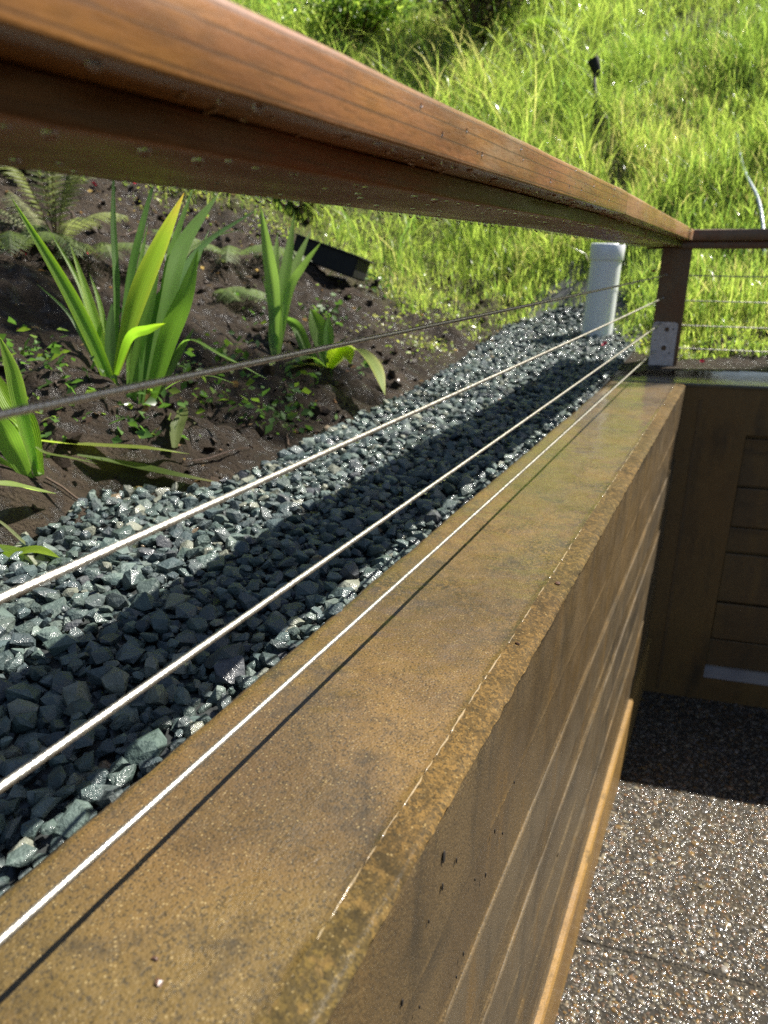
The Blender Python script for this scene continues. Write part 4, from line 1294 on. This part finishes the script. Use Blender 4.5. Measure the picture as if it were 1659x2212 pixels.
# ------------------------------------------------------------------ fallen pink blossoms
def blossom_mesh(r, scl):
    bm = bmesh.new()
    for k in range(5):
        a = k * 2 * PI / 5 + r.random() * 0.5
        tilt = 0.3 + 0.7 * r.random()
        d = Vector((math.cos(a), math.sin(a), 0)); s = Vector((-math.sin(a), math.cos(a), 0)); u = Vector((0, 0, 1))
        rows = []
        for j, w in ((0, 0.12), (1, 0.42), (2, 0.5), (3, 0.2)):
            p = d * (j / 3 * math.cos(tilt * j / 3)) + u * (j / 3 * math.sin(tilt * j / 3))
            rows.append([bm.verts.new((p + s * (w * q_) + u * (0.1 * abs(q_))) * scl) for q_ in (-1, 0, 1)])
        for j in range(3):
            for q_ in range(2): bm.faces.new((rows[j][q_], rows[j][q_ + 1], rows[j + 1][q_ + 1], rows[j + 1][q_]))
    me_ = bpy.data.meshes.new('fallen_blossom'); bm.to_mesh(me_); bm.free()
    me_.materials.append(PETAL)
    return me_
rb = random.Random(12)
blossoms = [((50, 562), 'pink blossom on the dark mud left of the tallest sword leaf'), ((193, 558), 'pink blossom on the mud behind the big sword-leaf clump'), ((203, 407), 'pink blossom below the rail between fern and sword leaves'), ((290, 405), 'tiny pink blossom under the rail above the sword-leaf clump'), ((717, 526), 'pink blossom in the grass just right of the black trough'),
            ((796, 556), 'pink blossom on the grass between trough and white pipe'), ((823, 600), 'pink blossom beside a dark clod above the upper cable'), ((1098, 617), 'pink blossom in the grass left of the white pipe'), ((1305, 770), 'pink blossom on the gravel at the foot of the white pipe'), ((1515, 790), 'pink blossom on the soil behind the far wall')]
for (px, py), lab in blossoms:
    g = on_ground(px, py)
    if px == 1305: g.z += 0.03
    o = bpy.data.objects.new('fallen_blossom', blossom_mesh(rb, 0.010 + 0.004 * rb.random()))
    o.location = g + Vector((0, 0, 0.012)); o.rotation_euler = (rb.random(), rb.random(), rb.random() * 6)
    COL.objects.link(o)
    tag(o, lab, 'flower', 'pink blossoms fallen on the ground')
# red blossom caught on the post's upper cable
o = bpy.data.objects.new('fallen_blossom', blossom_mesh(rb, 0.011)); o.location = at(1411, 588, 2.46); COL.objects.link(o)
tag(o, 'dark red petal caught on the upper cable beside the post', 'flower', 'pink blossoms fallen on the ground')
# snail-like bits of debris on the cap
def grit(px, py, s, lab):
    r = ray(px, py); p = r * (CAPZ / r.z)
    V, F = stone_hull(rs, 1, 0.7, 0.6, 16, 0.4)
    me_ = np_mesh('bark_chip', V * s, F.ravel(), np.full(len(F), 3), np.repeat(np.array([[0.10, 0.055, 0.035]]), len(V), 0), False)
    o = mesh_obj('bark_chip', me_, mat_simple('wet_bark_chip', (0.10, 0.052, 0.030), 0.3, 0, 0.8))
    o.location = (p.x, p.y, p.z + s * 0.3)
    tag(o, lab, 'debris', 'wet brown specks on the wall cap')
grit(335, 2075, 0.0026, 'upper wet brown chip on the wall cap near the bottom left')
grit(342, 2125, 0.0036, 'larger wet brown chip below it on the wall cap')
grit(1205, 1262, 0.0040, 'dark chip on the worn edge of the wall cap halfway along')
grit(1118, 1392, 0.0030, 'dark chip on the worn edge of the wall cap, nearer the camera')

# ------------------------------------------------------------------ grass
def blades(name, px_, py_, h, w, lean, tint, levels=(0, 0.38, 0.74, 1.0), sink=0.01, seed=1):
    r = np.random.default_rng(seed)
    n = len(px_)
    pz_ = ground(px_, py_) - sink
    az = r.random(n) * 2 * PI; az2 = r.random(n) * 2 * PI
    dx, dy = np.cos(az), np.sin(az); wx, wy = np.cos(az2), np.sin(az2)
    V = np.zeros((n, 7, 3)); T = np.zeros((n, 7, 3))
    for li, t in enumerate(levels):
        cx_ = px_ + dx * h * lean * t * t; cy_ = py_ + dy * h * lean * t * t
        cz_ = pz_ + h * t * (1 - 0.45 * np.minimum(lean, 1.6) * t * t)
        ww = w * (0.8, 1.0, 0.72, 0)[li] / 2
        if li < 3:
            V[:, 2 * li] = np.stack([cx_ + wx * ww, cy_ + wy * ww, cz_], -1)
            V[:, 2 * li + 1] = np.stack([cx_ - wx * ww, cy_ - wy * ww, cz_], -1)
        else:
            V[:, 6] = np.stack([cx_, cy_, cz_], -1)
    T[:] = tint[:, None, :]
    base = np.arange(n)[:, None] * 7
    quad1 = base + np.array([0, 1, 3, 2]); quad2 = base + np.array([2, 3, 5, 4]); tri = base + np.array([4, 5, 6])
    flat = np.concatenate([quad1, quad2, tri], 1).ravel()
    cnt = np.tile(np.array([4, 4, 3]), n)
    return np_mesh(name, V.reshape(-1, 3), flat, cnt, T.reshape(-1, 3), True)

def in_view(x, y, z, margin=60):
    d = x * FW.x + y * FW.y + z * FW.z
    u = CX + FPX * (x * RT.x + y * RT.y) / d; v = CY - FPX * (x * UPV.x + y * UPV.y + z * UPV.z) / d
    return (d > 0.1) & (u > -margin) & (u < 1659 + margin * 2.5) & (v > -160) & (v < 2300)

rg = np.random.default_rng(77)
def candidates(n, x0, x1, y0, y1):
    x = x0 + (x1 - x0) * rg.random(n); y = y0 + (y1 - y0) * rg.random(n)
    _, s, d = hill_parts(x, y)
    z = ground(x, y)
    ok = in_view(x, y, z) & (d > 0.03)
    # nothing grows inside the walls
    lx, ly = x - LG_.x, y - LG_.y
    fwd = -(lx * FH.x + ly * FH.y); lat = lx * RT.x + ly * RT.y
    ok &= ~((fwd > -0.05) & (fwd < 0.9) & (np.abs(lat) < 0.06)) | (rg.random(n) < 0.12)      # trodden line in front of the stake
    ok &= (np.hypot((x - TM.x), (y - TM.y)) > 0.30) | (rg.random(n) < 0.03)
    ok &= ~((x > -0.36) & (y < C0.y + (FAR_T + 0.03) / math.cos(TH) + (x - C0.x) * math.tan(TH)))
    return x[ok], y[ok], z[ok], d[ok]

def grass_tint(x, y, n, yellow=0.25):
    base = np.array([0.240, 0.325, 0.072]); lime = np.array([0.345, 0.415, 0.105]); deep = np.array([0.130, 0.215, 0.052]); dry = np.array([0.46, 0.42, 0.20])
    k = rg.random(n)[:, None]
    patchy = np.clip(0.5 + 1.6 * fbm(x * 1.1, y * 1.1, 3, 61), 0, 1)[:, None]
    t = base * (1 - patchy) + lime * patchy
    t = np.where(k < 0.22, deep, t)
    dp_ = np.clip(0.04 + 0.55 * (fbm(x * 1.9, y * 1.9, 3, 67) - 0.08), 0.03, 0.45)[:, None]
    t = np.where(k > 1 - dp_, dry, t)
    return t * (0.75 + 0.5 * rg.random((n, 1)))

# tall meadow grass on the bank behind the walls
x, y, z, d = candidates(950000, -6.5, 1.6, 1.9, 9.5)
dist = np.sqrt(x * x + y * y + z * z)
meadow = np.clip((x + 1.9 + 0.35 * fbm(x * 1.5, y * 1.5, 2, 71)) / 0.8, 0, 1)          # thinner, mossier towards the left
meadow = np.maximum(meadow, np.clip((y - 4.3) / 0.8, 0, 1))
band = 1 - 0.62 * np.exp(-((z - 1.45 - 0.05 * x) / 0.16) ** 2) * np.clip((y - 4.6), 0, 1)
prob = (0.22 + 0.78 * meadow) * band * np.clip(2.6 / np.maximum(dist, 2.6), 0.25, 1) ** 1.1
prob = prob * 1.25 * np.clip(0.85 + 0.55 * fbm(x * 2.3, y * 2.3, 3, 81), 0.3, 1)
prob *= np.clip((y - 2.82 + 0.5 * fbm(x * 2.5, y * 2.5, 2, 95)) / 0.35 + 3.0 * (x > -0.9) * (y > 2.75), 0, 1)
ok = rg.random(len(x)) < prob
x, y, z, d, meadow = x[ok], y[ok], z[ok], d[ok], meadow[ok]
n = len(x)
near = np.clip((d - 0.05) / 0.5, 0.25, 1)
clump = np.clip(0.95 + 0.9 * fbm(x * 3.1, y * 3.1, 2, 91), 0.55, 1.5)
h = (0.05 + 0.19 * rg.random(n) ** 1.3) * clump * near * (0.45 + 0.55 * meadow)
w = 0.0024 + 0.0028 * rg.random(n)
me = blades('meadow_grass', x, y, h, w, 0.08 + 0.75 * rg.random(n) ** 1.5, grass_tint(x, y, n, 1 - float(meadow.mean())), seed=3)
tag(mesh_obj('meadow_grass', me, GRASSM), 'bright green sunlit grass covering the bank behind the walls', 'grass', None, 'stuff')
NG = n
# wide arching blades, tussocks
x, y, z, d = candidates(30000, -4.5, 1.4, 3.3, 9)
ok = (rg.random(len(x)) < 0.11 * np.clip(0.3 + 2.4 * fbm(x * 1.7, y * 1.7, 2, 101) + 0.5 * (np.abs(x + 1.9) < 0.7), 0, 1)) & (d > 0.25)
x, y = x[ok], y[ok]; n = len(x)
rep = 5
x = np.repeat(x, rep) + rg.normal(size=n * rep) * 0.02; y = np.repeat(y, rep) + rg.normal(size=n * rep) * 0.02; n = len(x)
me = blades('tall_grass', x, y, 0.16 + 0.26 * rg.random(n) * (1 + 0.5 * (x < -1.2)), 0.004 + 0.003 * rg.random(n), 0.3 + 0.9 * rg.random(n), grass_tint(x, y, n, 0), seed=5)
tag(mesh_obj('tall_grass', me, GRASSM), 'tufts of longer arching grass blades on the hill', 'grass', None, 'stuff')

# small leaves: clover, seedlings and weeds
def leaflets(name, x, y, lift, size, tint, seed=1, tilt=0.6):
    r = np.random.default_rng(seed)
    n = len(x)
    z = ground(x, y) + lift
    az = r.random(n) * 2 * PI
    nx_, ny_ = r.normal(size=n) * tilt, r.normal(size=n) * tilt
    N = np.stack([nx_, ny_, np.ones(n)], -1); N /= np.linalg.norm(N, axis=1)[:, None]
    A = np.stack([np.cos(az), np.sin(az), np.zeros(n)], -1); A -= N * (A * N).sum(1)[:, None]; A /= np.linalg.norm(A, axis=1)[:, None]
    B = np.cross(N, A)
    C = np.stack([x, y, z], -1)
    s = size[:, None]
    V = np.stack([C, C + A * s * 0.55 + B * s * 0.36 + N * s * 0.08, C + A * s * 1.15 - N * s * 0.05, C + A * s * 0.55 - B * s * 0.36 + N * s * 0.08], 1)
    T = np.repeat(tint[:, None, :], 4, 1)
    f = np.arange(n)[:, None] * 4
    flat = np.concatenate([f + np.array([0, 1, 2]), f + np.array([0, 2, 3])], 1).ravel()
    return np_mesh(name, V.reshape(-1, 3), flat, np.full(n * 2, 3), T.reshape(-1, 3), True)

x, y, z, d = candidates(300000, -5.5, 1.6, 1.5, 8.5)
dens = np.clip(3.0 * (x > -0.9) * (y > 2.75) + (y - 2.45 + 0.9 * fbm(x * 2, y * 2, 2, 111)) / 0.5, 0, 1) * np.clip(0.35 + 2.2 * fbm(x * 3.3, y * 3.3, 3, 113), 0.04, 1)
dist = np.sqrt(x * x + y * y + z * z)
ok = rg.random(len(x)) < dens * np.clip(2.8 / np.maximum(dist, 2.8), 0.2, 1) * 0.85
x, y = x[ok], y[ok]; n = len(x)
lt = np.where(rg.random((n, 1)) < 0.5, np.array([[0.170, 0.240, 0.030]]), np.array([[0.260, 0.270, 0.070]])) * (0.6 + 0.7 * rg.random((n, 1)))
me = leaflets('ground_cover', x, y, 0.004 + 0.045 * rg.random(n) ** 1.5, 0.006 + 0.012 * rg.random(n) ** 1.5, lt, 7)
tag(mesh_obj('ground_cover', me, LEAFM), 'mossy low leaves covering the soil between the grass blades', 'ground cover', None, 'stuff')

# weeds sprouting on the mud, in clusters
wc = [(370, 800), (420, 850), (470, 860), (300, 760), (545, 905), (610, 880), (660, 900), (640, 810), (120, 950), (250, 905), (60, 800), (100, 810), (130, 800), (20, 805), (560, 900), (760, 800), (800, 620), (480, 800), (520, 770), (350, 900), (690, 690), (720, 700), (560, 700), (640, 930)]
X_, Y_, L_, S_, T_ = [], [], [], [], []
for (px, py) in wc:
    g = on_ground(px, py)
    for _ in range(rg.integers(12, 32)):
        X_.append(g.x + rg.normal() * 0.035); Y_.append(g.y + rg.normal() * 0.035); L_.append(0.005 + 0.06 * rg.random() ** 1.5); S_.append(0.010 + 0.022 * rg.random() ** 1.5)
        T_.append(np.array([0.060, 0.120, 0.025]) * (0.6 + 0.8 * rg.random()) + (np.array([0.05, 0.05, 0]) if rg.random() < 0.2 else 0))
me = leaflets('weed_seedlings', np.array(X_), np.array(Y_), np.array(L_), np.array(S_), np.array(T_), 9, 0.9)
tag(mesh_obj('weed_seedlings', me, LEAFM), 'small green weeds sprouting on the wet mud', 'weeds', None, 'stuff')

xx = -2.9 + 2.2 * rg.random(2600); yy = 0.3 + 3.4 * rg.random(2600)
okk = (xx < edge_x(yy) + 0.01) & (rg.random(2600) < 0.35 + 0.65 * (vnoise(xx * 4, yy * 4, 161) > 0.05))
xx, yy = xx[okk], yy[okk]
brown = np.array([[0.16, 0.085, 0.040], [0.10, 0.060, 0.035], [0.24, 0.16, 0.085], [0.070, 0.045, 0.030], [0.12, 0.13, 0.05]])[rg.integers(5, size=len(xx))] * (0.6 + 0.6 * rg.random((len(xx), 1)))
tag(mesh_obj('leaf_litter', leaflets('leaf_litter', xx, yy, 0.003 + 0.006 * rg.random(len(xx)), 0.006 + 0.020 * rg.random(len(xx)) ** 2.2, brown, 13, 0.45), LEAFM), 'dead brown leaf bits scattered over the wet soil', 'leaf litter', None, 'stuff')

# ------------------------------------------------------------------ shrubs on the hill
def shrub(name, label, loc, rx, ry, rz, nleaf, size, cols, nst, lean=(0, 0), mat=SHRUBM, hollow=0.35, seed=1, stem_col=None):
    r = np.random.default_rng(seed)
    root = plant(name, label, 'shrub', loc)
    bm = bmesh.new()
    tips = []
    for k in range(nst):
        a = k / nst * 2 * PI + r.random() * 0.6
        rr = 0.25 + 0.75 * r.random()
        tip = Vector((math.cos(a) * rx * rr + lean[0], math.sin(a) * ry * rr + lean[1], rz * (0.8 + 0.9 * r.random())))
        mid = tip * 0.5 + Vector((r.normal() * 0.05, r.normal() * 0.05, 0.05))
        add_tube(bm, [Vector((r.normal() * 0.02, r.normal() * 0.02, -0.06)), mid, tip], [0.012, 0.008, 0.003], 6)
        tips += [tip, mid, mid.lerp(tip, 0.5)]
        for j in range(2):
            t2 = mid + Vector((r.normal() * rx * 0.4, r.normal() * ry * 0.4, rz * 0.35 * r.random()))
            add_tube(bm, [mid, t2], [0.005, 0.002], 5); tips += [t2, mid.lerp(t2, 0.6)]
    bm_obj('stems', bm, BARK, root, True)
    tips_a = np.array([t[:] for t in tips])
    c = tips_a[r.integers(len(tips_a), size=nleaf)] + r.normal(size=(nleaf, 3)) * np.array([rx, ry, rz]) * 0.20
    c[:, 2] = np.maximum(c[:, 2], 0.02)
    N = r.normal(size=(nleaf, 3)) * 0.7 + np.array([0, 0, 0.8]); N /= np.linalg.norm(N, axis=1)[:, None]
    A = r.normal(size=(nleaf, 3)); A -= N * (A * N).sum(1)[:, None]; A /= np.linalg.norm(A, axis=1)[:, None]
    B = np.cross(N, A)
    s = (size * (0.6 + 0.8 * r.random(nleaf)))[:, None]
    V = np.stack([c, c + A * s * .3 + B * s * .26 + N * s * .05, c + A * s * .7 + B * s * .22 + N * s * .03, c + A * s * 1.05 - N * s * .1, c + A * s * .7 - B * s * .22 + N * s * .03, c + A * s * .3 - B * s * .26 + N * s * .05], 1)
    ct = np.array(cols)[r.integers(len(cols), size=nleaf)] * (0.7 + 0.6 * r.random((nleaf, 1)))
    T = np.repeat(ct[:, None, :], 6, 1)
    f = np.arange(nleaf)[:, None] * 6
    flat = np.concatenate([f + np.array([0, 1, 2, 3]), f + np.array([0, 3, 4, 5])], 1).ravel()
    me_ = np_mesh('foliage', V.reshape(-1, 3), flat, np.full(nleaf * 2, 4), T.reshape(-1, 3), True)
    mesh_obj('foliage', me_, mat, root)['kind'] = 'stuff'
    return root
g = on_ground(1035, 95)
shrub('dark_shrub', 'dark-leaved shrub with bare stems on the hill at the top of the frame', g, 0.55, 0.42, 0.46, 2300, 0.044, [(0.075, 0.055, 0.030), (0.050, 0.075, 0.022), (0.10, 0.115, 0.030), (0.035, 0.030, 0.022)], 14, seed=4)
g = on_ground(760, 95)
shrub('leafy_shrub', 'low bush with small glossy light green leaves beyond the handrail', g, 0.60, 0.45, 0.22, 3200, 0.040, [(0.150, 0.220, 0.040), (0.220, 0.280, 0.060), (0.080, 0.140, 0.035)], 16, mat=LEAFM, seed=6)
g = on_ground(640, 470)
shrub('leafy_shrub', 'leafy green weed bush growing over the back of the black trough', g + Vector((0, 0.06, 0)), 0.16, 0.12, 0.14, 520, 0.045, [(0.050, 0.105, 0.025), (0.075, 0.135, 0.030)], 8, mat=LEAFM, seed=8)
g = on_ground(1085, 40)
shrub('leafy_shrub', 'yellow-green bush behind the dark shrub at the top', g + Vector((0.1, 0.35, 0)), 0.6, 0.45, 0.35, 2200, 0.045, [(0.220, 0.270, 0.045), (0.150, 0.210, 0.030)], 12, mat=LEAFM, seed=10)
g = on_ground(330, 385)
shrub('leafy_shrub', 'low dark green bush at the foot of the hill behind the sword leaves', g + Vector((-0.1, 0.15, 0)), 0.35, 0.2, 0.16, 1100, 0.034, [(0.050, 0.095, 0.022), (0.085, 0.130, 0.030), (0.16, 0.17, 0.05)], 9, mat=LEAFM, seed=12)
g = on_ground(40, 380)
shrub('leafy_shrub', 'pale leafy bush under the rail at the far left', g + Vector((-0.1, 0.1, 0)), 0.30, 0.25, 0.18, 900, 0.034, [(0.125, 0.150, 0.060), (0.080, 0.115, 0.040)], 8, mat=LEAFM, seed=14)

# ------------------------------------------------------------------ tree whose branch shades the mud
def shade_tree():
    base = Vector((3.5, 6.7, 0)); base.z = gz(base.x, base.y)
    root = plant('garden_tree', 'leafy tree standing on the bank right of the frame, its limb over the mud bed', 'tree', base)
    r = np.random.default_rng(31)
    H = 8.0
    tgt = Vector((-1.50 + SUN_K * H, 1.30 + SUN_M * H, H - 0.2))
    bm = bmesh.new()
    add_tube(bm, [base - base, Vector((0.05, -0.05, 2.0)), Vector((-0.1, -0.15, 4.0)), Vector((-0.2, -0.3, 5.2))], [0.13, 0.10, 0.07, 0.03], 10)
    bm_obj('trunk', bm, BARK, root, True)
    bm = bmesh.new()
    e = tgt - base
    a0 = Vector((-0.1, -0.15, 4.0))
    add_tube(bm, [a0, a0.lerp(e, 0.5) + Vector((0, 0, 0.25)), e], [0.045, 0.022, 0.008], 8)
    nl = 1500
    ang = r.random(nl) * 2 * PI; rad = np.sqrt(r.random(nl))
    c = np.stack([e.x + rad * np.cos(ang) * 0.62, e.y + rad * np.sin(ang) * 0.95, e.z + r.normal(size=nl) * 0.16], -1)
    gap = fbm(c[:, 0] * 2.6, c[:, 1] * 2.6, 2, 131)
    c = c[gap > 0.06]
    for k in range(14):
        q_ = Vector(c[r.integers(len(c))].tolist())
        add_tube(bm, [a0.lerp(e, 0.65 + 0.3 * r.random()), q_], [0.012, 0.004], 5)
    bm_obj('limb', bm, BARK, root, True)
    nl = len(c)
    N = r.normal(size=(nl, 3)) * 0.5 + np.array([0, 0, 1.0]); N /= np.linalg.norm(N, axis=1)[:, None]
    A = r.normal(size=(nl, 3)); A -= N * (A * N).sum(1)[:, None]; A /= np.linalg.norm(A, axis=1)[:, None]
    B = np.cross(N, A); s = (0.06 + 0.05 * r.random(nl))[:, None]
    V = np.stack([c, c + A * s * .5 + B * s * .38, c + A * s * 1.1, c + A * s * .5 - B * s * .38], 1)
    f = np.arange(nl)[:, None] * 4
    T = np.repeat((np.array([[0.06, 0.12, 0.025]]) * (0.7 + 0.6 * r.random((nl, 1))))[:, None, :], 4, 1)
    me_ = np_mesh('foliage', V.reshape(-1, 3), np.concatenate([f + np.array([0, 1, 2]), f + np.array([0, 2, 3])], 1).ravel(), np.full(nl * 2, 3), T.reshape(-1, 3), True)
    mesh_obj('foliage', me_, LEAFM, root)['kind'] = 'stuff'
shade_tree()
print('grass blades', NG, 'stones', len(splace), 'pebbles', len(pl))
